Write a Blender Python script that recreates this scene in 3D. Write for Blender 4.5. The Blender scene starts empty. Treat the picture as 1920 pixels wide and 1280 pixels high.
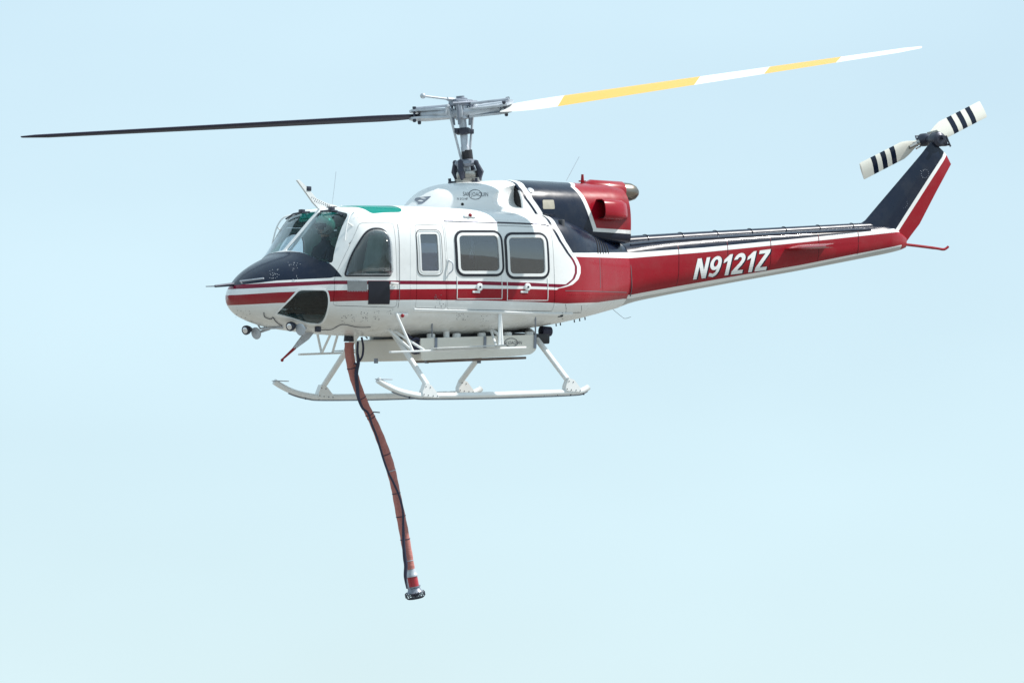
import bpy, bmesh, math, random
from mathutils import Vector, Matrix

random.seed(4)
sc = bpy.context.scene
col = sc.collection
R = math.radians

# ------------------------------------------------------------------ camera
CAM = Vector((0, 0, 1.7)); ALPHA = R(6.0); FPX = 10400.0; DIST = 80.0
cd = bpy.data.cameras.new("camera"); cam = bpy.data.objects.new("camera", cd); col.objects.link(cam)
cd.sensor_width = 36.0; cd.lens = 36.0 * FPX / 1920.0
cd.clip_start = 1.0; cd.clip_end = 20000.0
cam.location = CAM; cam.rotation_euler = (R(90) + ALPHA, 0, 0)
sc.camera = cam

# helicopter attitude: frame X aft, Y starboard, Z up; origin under the rotor mast
THETA, EL, RHO = R(32.0), R(1.6), R(1.0)
rgt = Vector((1, 0, 0)); fwd = Vector((0, math.cos(ALPHA), math.sin(ALPHA))); upv = Vector((0, -math.sin(ALPHA), math.cos(ALPHA)))
def _att(v):
    a, b, c = v
    b, c = b * math.cos(EL) - c * math.sin(EL), b * math.sin(EL) + c * math.cos(EL)
    a, b = a * math.cos(RHO) + b * math.sin(RHO), -a * math.sin(RHO) + b * math.cos(RHO)
    return rgt * a + upv * b + fwd * c
AX = _att((math.cos(THETA), 0, math.sin(THETA)))
AY = _att((-math.sin(THETA), 0, math.cos(THETA)))
AZ = _att((0, 1, 0))
ROT = Matrix((AX, AY, AZ)).transposed()
ORG = CAM + DIST * (fwd + rgt * ((880 - 960) / FPX) + upv * ((640 - 600) / FPX))
ROOTM = Matrix.Translation(ORG) @ ROT.to_4x4()
ROOTI = ROOTM.inverted()

# ------------------------------------------------------------------ light
sun_az_local = Vector((0.857, -0.515, 0.0))           # aft and to port
h = AX * sun_az_local.x + AY * sun_az_local.y; h.z = 0; h.normalize()
SUN_EL = R(52)
S_DIR = Vector((h.x * math.cos(SUN_EL), h.y * math.cos(SUN_EL), math.sin(SUN_EL)))
w = bpy.data.worlds.new("World"); sc.world = w; w.use_nodes = True
wn = w.node_tree; bg = wn.nodes["Background"]
sky = wn.nodes.new("ShaderNodeTexSky"); sky.sky_type = 'NISHITA'; sky.sun_disc = False
sky.sun_elevation = SUN_EL; sky.sun_rotation = math.atan2(S_DIR.x, S_DIR.y)
sky.air_density = 1.0; sky.dust_density = 0.6; sky.ozone_density = 2.0; sky.altitude = 0
hz = wn.nodes.new("ShaderNodeMix"); hz.data_type = 'RGBA';       # thin summer haze over the blue, faintly streaked
wtc = wn.nodes.new("ShaderNodeTexCoord"); wmp = wn.nodes.new("ShaderNodeMapping"); wmp.inputs["Scale"].default_value = (7, 7, 16)
wno = wn.nodes.new("ShaderNodeTexNoise"); wno.inputs["Scale"].default_value = 1.0; wno.inputs["Detail"].default_value = 3
wmr = wn.nodes.new("ShaderNodeMapRange"); wmr.inputs[1].default_value = .3; wmr.inputs[2].default_value = .7; wmr.inputs[3].default_value = .64; wmr.inputs[4].default_value = .80
wn.links.new(wtc.outputs["Generated"], wmp.inputs[0]); wn.links.new(wmp.outputs[0], wno.inputs["Vector"]); wn.links.new(wno.outputs[0], wmr.inputs[0]); wn.links.new(wmr.outputs[0], hz.inputs[0])
wn.links.new(sky.outputs[0], hz.inputs[6]); hz.inputs[7].default_value = (6.4, 8.3, 9.1, 1)
wn.links.new(hz.outputs[2], bg.inputs[0]); bg.inputs[1].default_value = 0.10
sl = bpy.data.lights.new("sun", 'SUN'); sl.energy = 5.0; sl.angle = R(0.53); sl.color = (1.0, 0.96, 0.9)
so = bpy.data.objects.new("sun", sl); col.objects.link(so)
so.rotation_euler = S_DIR.to_track_quat('Z', 'Y').to_euler()
sc.view_settings.view_transform = 'Standard'; sc.view_settings.look = 'None'
sc.view_settings.exposure = 0.25; sc.view_settings.gamma = 1.0

# ------------------------------------------------------------------ side elevation helpers
def P(px, py, y=0.0):
    """point of the helicopter frame on the buttock plane y seen at side-view sheet position px, py"""
    d = fwd + rgt * ((px - 960) / FPX) + upv * ((640 - py) / FPX)
    o = ROOTI @ CAM; dl = ROOTI.to_3x3() @ d
    t = (y - o.y) / dl.y
    return o + dl * t

def pchip(tab, x):
    n = len(tab)
    if x <= tab[0][0]: return list(tab[0][1:])
    if x >= tab[-1][0]: return list(tab[-1][1:])
    for i in range(n - 1):
        if tab[i][0] <= x <= tab[i + 1][0]: break
    x0, x1 = tab[i][0], tab[i + 1][0]; hh = x1 - x0; t = (x - x0) / hh
    out = []
    for k in range(1, len(tab[0])):
        def sl_(j): return (tab[j + 1][k] - tab[j][k]) / (tab[j + 1][0] - tab[j][0])
        def tan(j):
            if j == 0: return sl_(0)
            if j == n - 1: return sl_(n - 2)
            a, b = sl_(j - 1), sl_(j)
            return 0.0 if a * b <= 0 else 2 * a * b / (a + b)
        m0, m1 = tan(i), tan(i + 1); y0, y1 = tab[i][k], tab[i + 1][k]
        out.append((2*t**3-3*t*t+1)*y0 + (t**3-2*t*t+t)*hh*m0 + (-2*t**3+3*t*t)*y1 + (t**3-t*t)*hh*m1)
    return out

class Skin:
    """body of superelliptic frames: (x, top, bottom, z of widest, half width, n top, n bottom)"""
    def __init__(s, tab): s.tab = tab; s.x0 = tab[0][0]; s.x1 = tab[-1][0]
    def sec(s, x, d=0.0):
        zt, zb, zc, w_, nt, nb = pchip(s.tab, x)
        return zt - d, zb + d, zc, max(w_ - d, 0.004), nt, nb
    def ring(s, x, n=24, d=0.0):
        zt, zb, zc, w_, nt, nb = s.sec(x, d); pts = []
        q = []
        for i in range(n + 1):
            a = math.pi / 2 * i / n
            q.append((w_ * max(math.cos(a), 0) ** (2 / nt) , zc + (zt - zc) * max(math.sin(a), 0) ** (2 / nt)))
        q2 = []
        for i in range(1, n + 1):
            a = math.pi / 2 * i / n
            q2.append((w_ * max(math.cos(a), 0) ** (2 / nb), zc - (zc - zb) * max(math.sin(a), 0) ** (2 / nb)))
        half = list(reversed(q)) + q2           # top centre -> side -> bottom centre (starboard)
        for y, z in half: pts.append((x, y, z))
        for y, z in reversed(half[1:-1]): pts.append((x, -y, z))
        return pts
    def y(s, x, z):
        zt, zb, zc, w_, nt, nb = s.sec(x)
        if z >= zc: r_, n = (z - zc) / (zt - zc), nt
        else: r_, n = (zc - z) / (zc - zb), nb
        if r_ >= 1: return 0.0
        return w_ * (1 - r_ ** n) ** (1 / n)
    def S(s, px, py, sg=-1):
        y = s.y(*(lambda q: (q.x, q.z))(P(px, py, -0.8 if s.tab[0][4] < 5 else -0.3)))
        for _ in range(14):
            p = P(px, py, -y); y = 0.5 * y + 0.5 * s.y(p.x, p.z)
        p = P(px, py, -y)
        return Vector((p.x, sg * y, p.z))
    def on(s, x, z, sg=-1, off=0.0):
        y = s.y(x, z); p = Vector((x, sg * y, z))
        if off: p = p + s.nrm(x, z, sg) * off
        return p
    def nrm(s, x, z, sg=-1):
        e = 0.006; y = s.y(x, z)
        dyx = (s.y(x + e, z) - s.y(x - e, z)) / (2 * e); dyz = (s.y(x, z + e) - s.y(x, z - e)) / (2 * e)
        v = Vector((-dyx, 1.0, -dyz)); v.normalize()
        return Vector((v.x, v.y * sg, v.z))
    def mesh(s, d=0.0, step=0.06, n=24, mi=0, x0=None, x1=None, flip=False):
        x0 = s.x0 if x0 is None else x0; x1 = s.x1 if x1 is None else x1
        xs = []; k = max(2, int((x1 - x0) / step))
        for i in range(k + 1):
            t = i / k; t = t * (0.55 + 0.45 * t) if s.x0 < -3 else t
            xs.append(x0 + (x1 - x0) * t)
        V, F = [], []
        m = 4 * n
        for x in xs: V += s.ring(x, n, d)
        for i in range(k):
            for j in range(m):
                a = i * m + j; b = i * m + (j + 1) % m
                F.append((a, b, b + m, a + m))
        c0 = len(V); r0 = s.sec(xs[0], d); V.append((xs[0] - (0.02 if s.x0 < -3 else 0), 0, r0[2]))
        c1 = len(V); r1 = s.sec(xs[-1], d); V.append((xs[-1], 0, r1[2]))
        for j in range(m):
            F.append((c0, (j + 1) % m, j)); F.append((c1, k * m + j, k * m + (j + 1) % m))
        if flip: F = [tuple(reversed(f)) for f in F]
        return V, F, [mi] * len(F)

# ------------------------------------------------------------------ mesh helpers
def mk(name, V, F, mats, parent=None, smooth=True, mi=None, ang=35):
    me = bpy.data.meshes.new(name); me.from_pydata([tuple(v) for v in V], [], F)
    fix(me, mats, smooth, mi, ang)
    return link(name, me, parent)
def fix(me, mats, smooth=True, mi=None, ang=35):
    if not isinstance(mats, (list, tuple)): mats = [mats]
    me.materials.clear()
    for m in mats: me.materials.append(m)
    if mi: me.polygons.foreach_set("material_index", mi)
    if smooth:
        me.polygons.foreach_set("use_smooth", [True] * len(me.polygons))
        me.set_sharp_from_angle(angle=R(ang))
    me.update()
def link(name, me, parent=None):
    o = bpy.data.objects.new(name, me); col.objects.link(o)
    if parent is not None: o.parent = parent
    return o

class B:
    """collects shapes for ONE mesh object"""
    def __init__(s): s.V = []; s.F = []; s.M = []
    def add(s, V, F, m=0):
        k = len(s.V); s.V += [Vector(v) for v in V]; s.F += [tuple(i + k for i in f) for f in F]; s.M += [m] * len(F); return s
    def box(s, c, size, m=0, rot=None, bev=0.0):
        hx, hy, hz = [v / 2 for v in size]; c = Vector(c)
        if bev <= 0:
            V = [Vector((x, y, z)) for x in (-hx, hx) for y in (-hy, hy) for z in (-hz, hz)]
            F = [(0, 1, 3, 2), (4, 6, 7, 5), (0, 4, 5, 1), (2, 3, 7, 6), (0, 2, 6, 4), (1, 5, 7, 3)]
        else:
            bm = bmesh.new(); bmesh.ops.create_cube(bm, size=1)
            for v in bm.verts: v.co = Vector((v.co.x * 2 * hx, v.co.y * 2 * hy, v.co.z * 2 * hz))
            bmesh.ops.bevel(bm, geom=bm.edges[:], offset=bev, segments=2, profile=0.5, affect='EDGES')
            bm.verts.index_update(); V = [v.co.copy() for v in bm.verts]; F = [tuple(v.index for v in f.verts) for f in bm.faces]; bm.free()
        if rot is not None: V = [rot @ v for v in V]
        return s.add([v + c for v in V], F, m)
    def tube(s, pts, r, n=10, m=0, caps=True, flat=1.0, upx=None):
        pts = [Vector(p) for p in pts]; k = len(pts)
        rs = r if isinstance(r, (list, tuple)) else [r] * k
        V, F = [], []; ref = Vector(upx) if upx is not None else None; u = None
        for i, p in enumerate(pts):
            t = (pts[min(i + 1, k - 1)] - pts[max(i - 1, 0)]).normalized()
            if u is None:
                a = ref if ref is not None else (Vector((0, 0, 1)) if abs(t.z) < .9 else Vector((1, 0, 0)))
                u = (a - t * a.dot(t)).normalized()
            else: u = (u - t * u.dot(t)).normalized()
            v = t.cross(u)
            for j in range(n):
                a = 2 * math.pi * j / n
                V.append(p + u * math.cos(a) * rs[i] * flat + v * math.sin(a) * rs[i])
        for i in range(k - 1):
            for j in range(n):
                a = i * n + j; b = i * n + (j + 1) % n
                F.append((a, b, b + n, a + n))
        if caps: F.append(tuple(reversed(range(n)))); F.append(tuple(range((k - 1) * n, k * n)))
        return s.add(V, F, m)
    def ball(s, c, r, m=0, n=12, sc=(1, 1, 1)):
        V, F = [], []; k = n // 2
        for i in range(1, k):
            for j in range(n):
                a = math.pi * i / k; b = 2 * math.pi * j / n
                V.append(Vector(c) + Vector((r*sc[0]*math.sin(a)*math.cos(b), r*sc[1]*math.sin(a)*math.sin(b), r*sc[2]*math.cos(a))))
        t0 = len(V); V.append(Vector(c) + Vector((0, 0, r*sc[2]))); t1 = len(V); V.append(Vector(c) - Vector((0, 0, r*sc[2])))
        for i in range(k - 2):
            for j in range(n):
                a = i*n + j; b = i*n + (j+1) % n; F.append((a, a + n, b + n, b))
        for j in range(n):
            F.append((t0, j, (j+1) % n)); F.append((t1, (k-2)*n + (j+1) % n, (k-2)*n + j))
        return s.add(V, F, m)
    def lathe(s, a, b, prof, n=20, m=0):
        """prof: (t along a->b in metres, radius)"""
        a = Vector(a); d = (Vector(b) - a).normalized()
        u = d.orthogonal().normalized(); v = d.cross(u); V, F = [], []
        for t, r in prof:
            for j in range(n):
                q = 2 * math.pi * j / n; V.append(a + d * t + (u * math.cos(q) + v * math.sin(q)) * r)
        for i in range(len(prof) - 1):
            for j in range(n):
                x = i*n + j; y = i*n + (j+1) % n; F.append((x, y, y + n, x + n))
        F.append(tuple(reversed(range(n)))); F.append(tuple(range((len(prof)-1)*n, len(prof)*n)))
        return s.add(V, F, m)
    def prism(s, poly, a, b, m=0):
        """poly: list of Vectors, extruded from +a to +b offset vectors"""
        n = len(poly); V = [Vector(p) + Vector(a) for p in poly] + [Vector(p) + Vector(b) for p in poly]
        F = [tuple(reversed(range(n))), tuple(range(n, 2*n))] + [(i, (i+1) % n, (i+1) % n + n, i + n) for i in range(n)]
        return s.add(V, F, m)
    def loft(s, rings, m=0, caps=True):
        n = len(rings[0]); V = [p for r_ in rings for p in r_]; F = []
        for i in range(len(rings) - 1):
            for j in range(n):
                a = i*n + j; b = i*n + (j+1) % n; F.append((a, b, b + n, a + n))
        if caps: F.append(tuple(reversed(range(n)))); F.append(tuple(range((len(rings)-1)*n, len(rings)*n)))
        return s.add(V, F, m)
    def obj(s, name, mats, parent=None, smooth=True, ang=35, normals=True):
        me = bpy.data.meshes.new(name); me.from_pydata([tuple(v) for v in s.V], [], s.F)
        if normals:
            bm = bmesh.new(); bm.from_mesh(me); bmesh.ops.recalc_face_normals(bm, faces=bm.faces[:]); bm.to_mesh(me); bm.free()
        fix(me, mats, smooth, s.M, ang)
        return link(name, me, parent)

def rnd(poly, r, k=5):
    """round the corners of a 2-D polygon"""
    out = []; n = len(poly)
    for i in range(n):
        p0, p, p1 = Vector(poly[i-1]), Vector(poly[i]), Vector(poly[(i+1) % n])
        a = (p0 - p); b = (p1 - p); rr = r[i] if isinstance(r, (list, tuple)) else r
        la = min(rr, a.length * .45); lb = min(rr, b.length * .45); a.normalize(); b.normalize()
        A, C = p + a * la, p + b * lb
        for j in range(k + 1):
            t = j / k; out.append((A * (1-t)**2 + p * 2*t*(1-t) + C * t*t))
    return out
def inset(poly, d):
    """offset a 2-D polygon inwards by d (mitred)"""
    n = len(poly); P2 = [Vector(p) for p in poly]
    area = sum(P2[i-1].x * P2[i].y - P2[i].x * P2[i-1].y for i in range(n)); sg = 1 if area > 0 else -1
    out = []
    for i in range(n):
        e0 = (P2[i] - P2[i-1]).normalized(); e1 = (P2[(i+1) % n] - P2[i]).normalized()
        n0 = Vector((-e0.y, e0.x)) * sg; n1 = Vector((-e1.y, e1.x)) * sg
        m = (n0 + n1)
        if m.length < 1e-6: m = n0
        m.normalize(); out.append(P2[i] + m * (d / max(0.35, m.dot(n0))))
    return out
def smooth_path(pts, k=6):
    pts = [Vector(p) for p in pts]; out = []
    for i in range(len(pts) - 1):
        p0 = pts[max(i-1, 0)]; p1 = pts[i]; p2 = pts[i+1]; p3 = pts[min(i+2, len(pts)-1)]
        for j in range(k):
            t = j / k
            out.append(0.5*((2*p1) + (p2-p0)*t + (2*p0-5*p1+4*p2-p3)*t*t + (3*p1-p0-3*p2+p3)*t**3))
    out.append(pts[-1]); return out

def tmp_mesh(V, F, M=None):
    me = bpy.data.meshes.new("tmp"); me.from_pydata([tuple(v) for v in V], [], F)
    bm = bmesh.new(); bm.from_mesh(me)
    if M is None: bmesh.ops.recalc_face_normals(bm, faces=bm.faces[:])
    bm.to_mesh(me); bm.free()
    if M: me.polygons.foreach_set("material_index", M)
    return me
def prism_mesh(poly2, axis, lo, hi):
    b = B()
    if axis == 'y': b.prism([Vector((p[0], 0, p[1])) for p in poly2], (0, lo, 0), (0, hi, 0))
    if axis == 'x': b.prism([Vector((0, p[0], p[1])) for p in poly2], (lo, 0, 0), (hi, 0, 0))
    if axis == 'z': b.prism([Vector((p[0], p[1], 0)) for p in poly2], (0, 0, lo), (0, 0, hi))
    return tmp_mesh(b.V, b.F)
def carve(base, ops, nm=3):
    """base mesh, ops: list of (operation, mesh)"""
    o = bpy.data.objects.new("tmp", base); col.objects.link(o); extra = []
    while len(base.materials) < nm: base.materials.append(None)
    for op, me in ops:
        while len(me.materials) < nm: me.materials.append(None)
        c = bpy.data.objects.new("tmp", me); col.objects.link(c); extra.append(c)
        md = o.modifiers.new("b", 'BOOLEAN'); md.operation = op; md.solver = 'MANIFOLD'; md.object = c
    dg = bpy.context.evaluated_depsgraph_get(); dg.update()
    me = bpy.data.meshes.new_from_object(o.evaluated_get(dg), depsgraph=dg)
    for c in extra + [o]: bpy.data.objects.remove(c)
    return me

# ------------------------------------------------------------------ materials
class N:
    def __init__(s, name):
        s.m = bpy.data.materials.new(name); s.m.use_nodes = True; s.t = s.m.node_tree
        s.b = s.t.nodes["Principled BSDF"]; s.out = s.t.nodes["Material Output"]
    def n(s, typ, **kw):
        x = s.t.nodes.new(typ)
        for k, v in kw.items(): setattr(x, k, v)
        return x
    def l(s, a, b): s.t.links.new(a, b)
    def put(s, sock, v):
        if isinstance(v, bpy.types.NodeSocket): s.l(v, sock)
        else: sock.default_value = v
    def math(s, op, a, b=0.0, c=None):
        x = s.n("ShaderNodeMath", operation=op); s.put(x.inputs[0], a); s.put(x.inputs[1], b)
        if c is not None: s.put(x.inputs[2], c)
        return x.outputs[0]
    def gt(s, a, b): return s.math('GREATER_THAN', a, b)
    def lt(s, a, b): return s.math('LESS_THAN', a, b)
    def mul(s, *a):
        r = a[0]
        for v in a[1:]: r = s.math('MULTIPLY', r, v)
        return r
    def xyz(s):
        tc = s.n("ShaderNodeTexCoord"); sp = s.n("ShaderNodeSeparateXYZ"); s.l(tc.outputs["Object"], sp.inputs[0])
        s.tc = tc.outputs["Object"]; return sp.outputs
    def curve(s, x, pts, lo=-4.5, hi=10.0, vlo=-1.0, vhi=9.0):
        """piecewise linear function through pts (x, value)"""
        fc = s.n("ShaderNodeFloatCurve"); cu = fc.mapping.curves[0]; fc.mapping.use_clip = False
        pts = sorted(pts); t = s.math('DIVIDE', s.math('SUBTRACT', x, lo), hi - lo)
        ps = [((p[0]-lo)/(hi-lo), (p[1]-vlo)/(vhi-vlo)) for p in pts]
        cu.points[0].location = (0, ps[0][1]); cu.points[1].location = (1, ps[-1][1])
        for p in ps: cu.points.new(*p)
        for p in cu.points: p.handle_type = 'VECTOR'
        fc.mapping.update(); s.l(t, fc.inputs["Value"])
        return s.math('MULTIPLY_ADD', fc.outputs[0], vhi - vlo, vlo)
    def mix(s, f, a, b):
        x = s.n("ShaderNodeMix", data_type='RGBA'); s.put(x.inputs[0], f)
        s.put(x.inputs[6], a if isinstance(a, bpy.types.NodeSocket) else (*a, 1)); s.put(x.inputs[7], b if isinstance(b, bpy.types.NodeSocket) else (*b, 1))
        return x.outputs[2]
    def noise(s, scale, detail=4, vec=None, rough=0.6):
        x = s.n("ShaderNodeTexNoise"); x.inputs["Scale"].default_value = scale; x.inputs["Detail"].default_value = detail; x.inputs["Roughness"].default_value = rough
        s.l(vec if vec is not None else s.n("ShaderNodeTexCoord").outputs["Object"], x.inputs["Vector"]); return x.outputs[0]
    def ramp(s, v, a, b):
        x = s.n("ShaderNodeMapRange"); s.put(x.inputs[0], v); x.inputs[1].default_value = a; x.inputs[2].default_value = b
        x.clamp = True; return x.outputs[0]

WHITE = (0.80, 0.815, 0.82); RED = (0.28, 0.003, 0.013); THIN = (0.19, 0.005, 0.030); NAVY = (0.004, 0.010, 0.028); CREAM = (0.72, 0.69, 0.60)
def finish(k, colr, rough=0.26, coat=0.20, grime=True, wav=0.0):
    """colour with fine wear, then gloss paint"""
    if grime:
        g = k.ramp(k.noise(2.3, 7, None, .68), 0.48, 0.78); colr = k.mix(k.math('MULTIPLY', g, 0.13), colr, (0.19, 0.175, 0.155))
        sp = k.ramp(k.noise(60, 2), 0.70, 0.76); colr = k.mix(k.math('MULTIPLY', sp, 0.25), colr, (0.20, 0.17, 0.14))
    if isinstance(colr, bpy.types.NodeSocket): k.l(colr, k.b.inputs["Base Color"])
    else: k.b.inputs["Base Color"].default_value = (*colr, 1)
    rr = k.math('MULTIPLY_ADD', k.noise(7, 5), 0.22, rough - 0.08); k.l(rr, k.b.inputs["Roughness"])
    k.b.inputs["Specular IOR Level"].default_value = 0.25
    k.b.inputs["Coat Weight"].default_value = coat; k.b.inputs["Coat Roughness"].default_value = 0.06
    if wav:
        bp = k.n("ShaderNodeBump"); bp.inputs["Strength"].default_value = wav; bp.inputs["Distance"].default_value = 0.02
        k.l(k.noise(3.1, 2), bp.inputs["Height"]); k.l(bp.outputs[0], k.b.inputs["Normal"]); k.l(bp.outputs[0], k.b.inputs["Coat Normal"])
    return k.m
def plain(name, c, rough=0.4, metal=0.0, var=0.12, coat=0.0, scale=9):
    k = N(name); k.b.inputs["Metallic"].default_value = metal; k.b.inputs["Coat Weight"].default_value = coat
    d = tuple(v * (1 - var * 2.2) for v in c)
    k.l(k.mix(k.ramp(k.noise(scale, 5), 0.35, 0.75), c, d), k.b.inputs["Base Color"])
    k.l(k.math('MULTIPLY_ADD', k.noise(scale * 2, 3), 0.2, rough - 0.1), k.b.inputs["Roughness"])
    return k.m
def glass(name, tint, f0=0.04, gain=1.0, pw=5.0):
    """thin pane: tinted see-through plus a Schlick reflection"""
    k = N(name); t = k.n("ShaderNodeBsdfTransparent"); t.inputs[0].default_value = (*[v ** .5 for v in tint], 1)
    g = k.n("ShaderNodeBsdfGlossy"); g.inputs["Roughness"].default_value = 0.03; g.inputs[0].default_value = (1, 1, 1, 1)
    ge = k.n("ShaderNodeNewGeometry"); dt = k.n("ShaderNodeVectorMath", operation='DOT_PRODUCT'); k.l(ge.outputs["Normal"], dt.inputs[0]); k.l(ge.outputs["Incoming"], dt.inputs[1])
    c = k.math('SUBTRACT', 1.0, k.math('ABSOLUTE', dt.outputs["Value"])); f = k.math('MULTIPLY_ADD', k.math('POWER', c, pw), (1 - f0) * gain, f0)
    mx = k.n("ShaderNodeMixShader"); k.l(f, mx.inputs[0]); k.l(t.outputs[0], mx.inputs[1]); k.l(g.outputs[0], mx.inputs[2])
    k.l(mx.outputs[0], k.out.inputs[0]); return k.m

M_white = finish(N("white_paint"), WHITE); M_red = finish(N("red_paint"), RED); M_navy = finish(N("navy_paint"), NAVY, grime=False)
M_dred = finish(N('dark_red_sealant'), (.12, .004, .01), grime=False)
M_cream = finish(N("tank_cream_paint"), (0.74, 0.72, 0.66), 0.35, 0.2)
M_grey = plain("grey_painted_metal", (0.24, 0.27, 0.33), 0.38, 0.3)
M_lgrey = plain("pale_grey_metal", (0.50, 0.54, 0.60), 0.35, 0.25)
M_steel = plain("bare_steel", (0.45, 0.44, 0.42), 0.28, 0.9)
M_dark = plain("dark_metal", (0.045, 0.05, 0.075), 0.4, 0.4)
M_black = plain("black_rubber", (0.02, 0.02, 0.026), 0.5)
M_hole = plain("intake_black", (0.008, 0.008, 0.009), 0.8)
M_exh = plain("heat_stained_exhaust_steel", (0.30, 0.26, 0.22), 0.30, 1.0, 0.2, scale=14)
M_inner = plain("dark_interior_trim", (0.05, 0.055, 0.065), 0.7)
M_seat = plain("grey_green_seat_cloth", (0.22, 0.27, 0.24), 0.85)
M_hose = plain("dusty_red_hose_fabric", (0.46, 0.175, 0.155), 0.75, 0.0, 0.10, scale=25)
for _m in (M_hose,):
    k = N.__new__(N); k.m = _m; k.t = _m.node_tree; k.b = k.t.nodes["Principled BSDF"]
    tc_ = k.n("ShaderNodeTexCoord"); mp_ = k.n("ShaderNodeMapping"); mp_.inputs["Scale"].default_value = (5, 5, 55); k.l(tc_.outputs["Object"], mp_.inputs[0])
    bp = k.n("ShaderNodeBump"); bp.inputs["Strength"].default_value = .35; bp.inputs["Distance"].default_value = .02; k.l(k.noise(1.0, 4, mp_.outputs[0]), bp.inputs["Height"]); k.l(bp.outputs[0], k.b.inputs["Normal"])
M_line = plain("navy_hydraulic_sleeve", (0.018, 0.020, 0.055), 0.5)
M_pump = plain("red_pump_paint", (0.40, 0.02, 0.035), 0.35, coat=0.4)
M_step = plain("step_grip_tape", (0.62, 0.63, 0.63), 0.6)
M_clear = glass("clear_windshield", (0.68, 0.80, 0.85), 0.016)
M_chin = glass("chin_window_glass", (0.40, 0.46, 0.46), 0.03)
M_bub = glass("bubble_window", (0.80, 0.85, 0.90), 0.03, 0.9, 2.6)
M_tint = glass("smoked_cabin_window", (0.28, 0.31, 0.38), 0.15)
k = N("teal_roof_acrylic"); tb = k.m.node_tree.nodes["Principled BSDF"]; tb.inputs["Base Color"].default_value = (.01, .36, .31, 1); tb.inputs["Roughness"].default_value = .12
tt = k.n("ShaderNodeBsdfTransparent"); tt.inputs[0].default_value = (.30, .88, .80, 1); tm = k.n("ShaderNodeMixShader"); tm.inputs[0].default_value = .5
k.l(tt.outputs[0], tm.inputs[1]); k.l(tb.outputs[0], tm.inputs[2]); k.l(tm.outputs[0], k.out.inputs[0]); M_green = k.m      # tinted, slightly milky acrylic
M_print = plain("dark_print", (0.16, 0.17, 0.19), 0.5)
M_gasket = plain("navy_black_gasket", (0.005, 0.007, 0.018), 0.4)
M_plate = plain("riveted_aluminium_plate", (0.30, 0.31, 0.32), 0.4, 0.7)
M_beige = plain("beige_access_panel", (0.42, 0.40, 0.33), 0.5)
M_helmet = plain("white_helmet", (0.72, 0.72, 0.68), 0.25, coat=0.6)
M_skin = plain("skin", (0.50, 0.30, 0.22), 0.5)
M_suit = plain("dark_flight_suit", (0.03, 0.035, 0.055), 0.8)

# ------------------------------------------------------------------ lines of the fuselage
BODY = Skin([
    (-4.10, .215, .185, .20, .02, 2.0, 2.0), (-4.06, .29, .10, .20, .135, 2.0, 2.0), (-4.0, .37, .03, .20, .25, 2.0, 2.0),
    (-3.9, .46, -.035, .20, .37, 2.1, 2.1), (-3.73, .585, -.10, .20, .54, 2.2, 2.2), (-3.45, .725, -.17, .20, .75, 2.3, 2.2),
    (-3.25, .80, -.205, .22, .86, 2.4, 2.3), (-3.14, .845, -.22, .23, .92, 2.5, 2.3), (-3.0, .985, -.235, .26, .98, 2.7, 2.4),
    (-2.8, 1.20, -.25, .30, 1.06, 3.3, 2.5), (-2.6, 1.415, -.265, .35, 1.12, 4.3, 2.7), (-2.5, 1.49, -.27, .37, 1.15, 4.8, 2.75),
    (-2.3, 1.54, -.28, .40, 1.18, 5.0, 2.8), (-2.0, 1.555, -.285, .42, 1.22, 5.0, 2.9), (-1.2, 1.57, -.28, .45, 1.28, 5.0, 3.0),
    (-.4, 1.57, -.25, .45, 1.30, 5.0, 3.0), (.6, 1.55, -.13, .45, 1.30, 5.0, 2.9), (.9, 1.53, -.085, .45, 1.27, 4.8, 2.8),
    (1.2, 1.46, -.035, .46, 1.17, 4.5, 2.7), (1.6, 1.37, .04, .50, .95, 4.0, 2.5), (2.0, 1.28, .13, .56, .72, 3.6, 2.4),
    (2.45, 1.20, .24, .64, .47, 3.2, 2.3)])
BODY.tab = [((-3.2 + (r_[0] + 3.2) * .86) if r_[0] < -3.2 else r_[0], *r_[1:]) for r_ in BODY.tab]; BODY.x0 = BODY.tab[0][0]
def zz(px, py): return P(px, py, 0).z
def xx(px, py, y=0): return P(px, py, y).x
BOOM = Skin([
    (2.44, 1.20, .24, .66, .47, 3.4, 2.3), (2.74, 1.24, .34, .74, .445, 3.6, 2.3), (3.2, 1.295, .44, .82, .41, 3.8, 2.3),
    (4.5, 1.415, .69, 1.02, .335, 4.0, 2.3), (5.8, 1.525, .93, 1.20, .27, 4.0, 2.3), (7.0, 1.625, 1.165, 1.38, .215, 4.0, 2.3),
    (7.35, 1.645, 1.235, 1.44, .19, 3.6, 2.3), (7.62, 1.56, 1.30, 1.45, .10, 2.8, 2.3), (7.74, 1.50, 1.345, 1.44, .03, 2.5, 2.3)])
COWL = Skin([
    (-1.08, 1.56, 1.40, 1.45, .22, 2.2, 6), (-1.0, 1.64, 1.40, 1.45, .34, 2.3, 6), (-.9, 1.735, 1.40, 1.45, .44, 2.4, 6), (-.73, 1.86, 1.38, 1.45, .56, 2.5, 6), (-.45, 1.945, 1.35, 1.45, .68, 2.7, 6),
    (0, 1.995, 1.33, 1.45, .78, 2.9, 6), (.64, 2.045, 1.30, 1.45, .82, 3.0, 6), (1.0, 2.05, 1.25, 1.42, .79, 3.0, 6),
    (1.6, 2.05, 1.20, 1.38, .70, 3.0, 6), (2.1, 2.055, 1.18, 1.36, .63, 2.9, 6), (2.38, 2.03, 1.18, 1.36, .58, 2.8, 6)])

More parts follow.
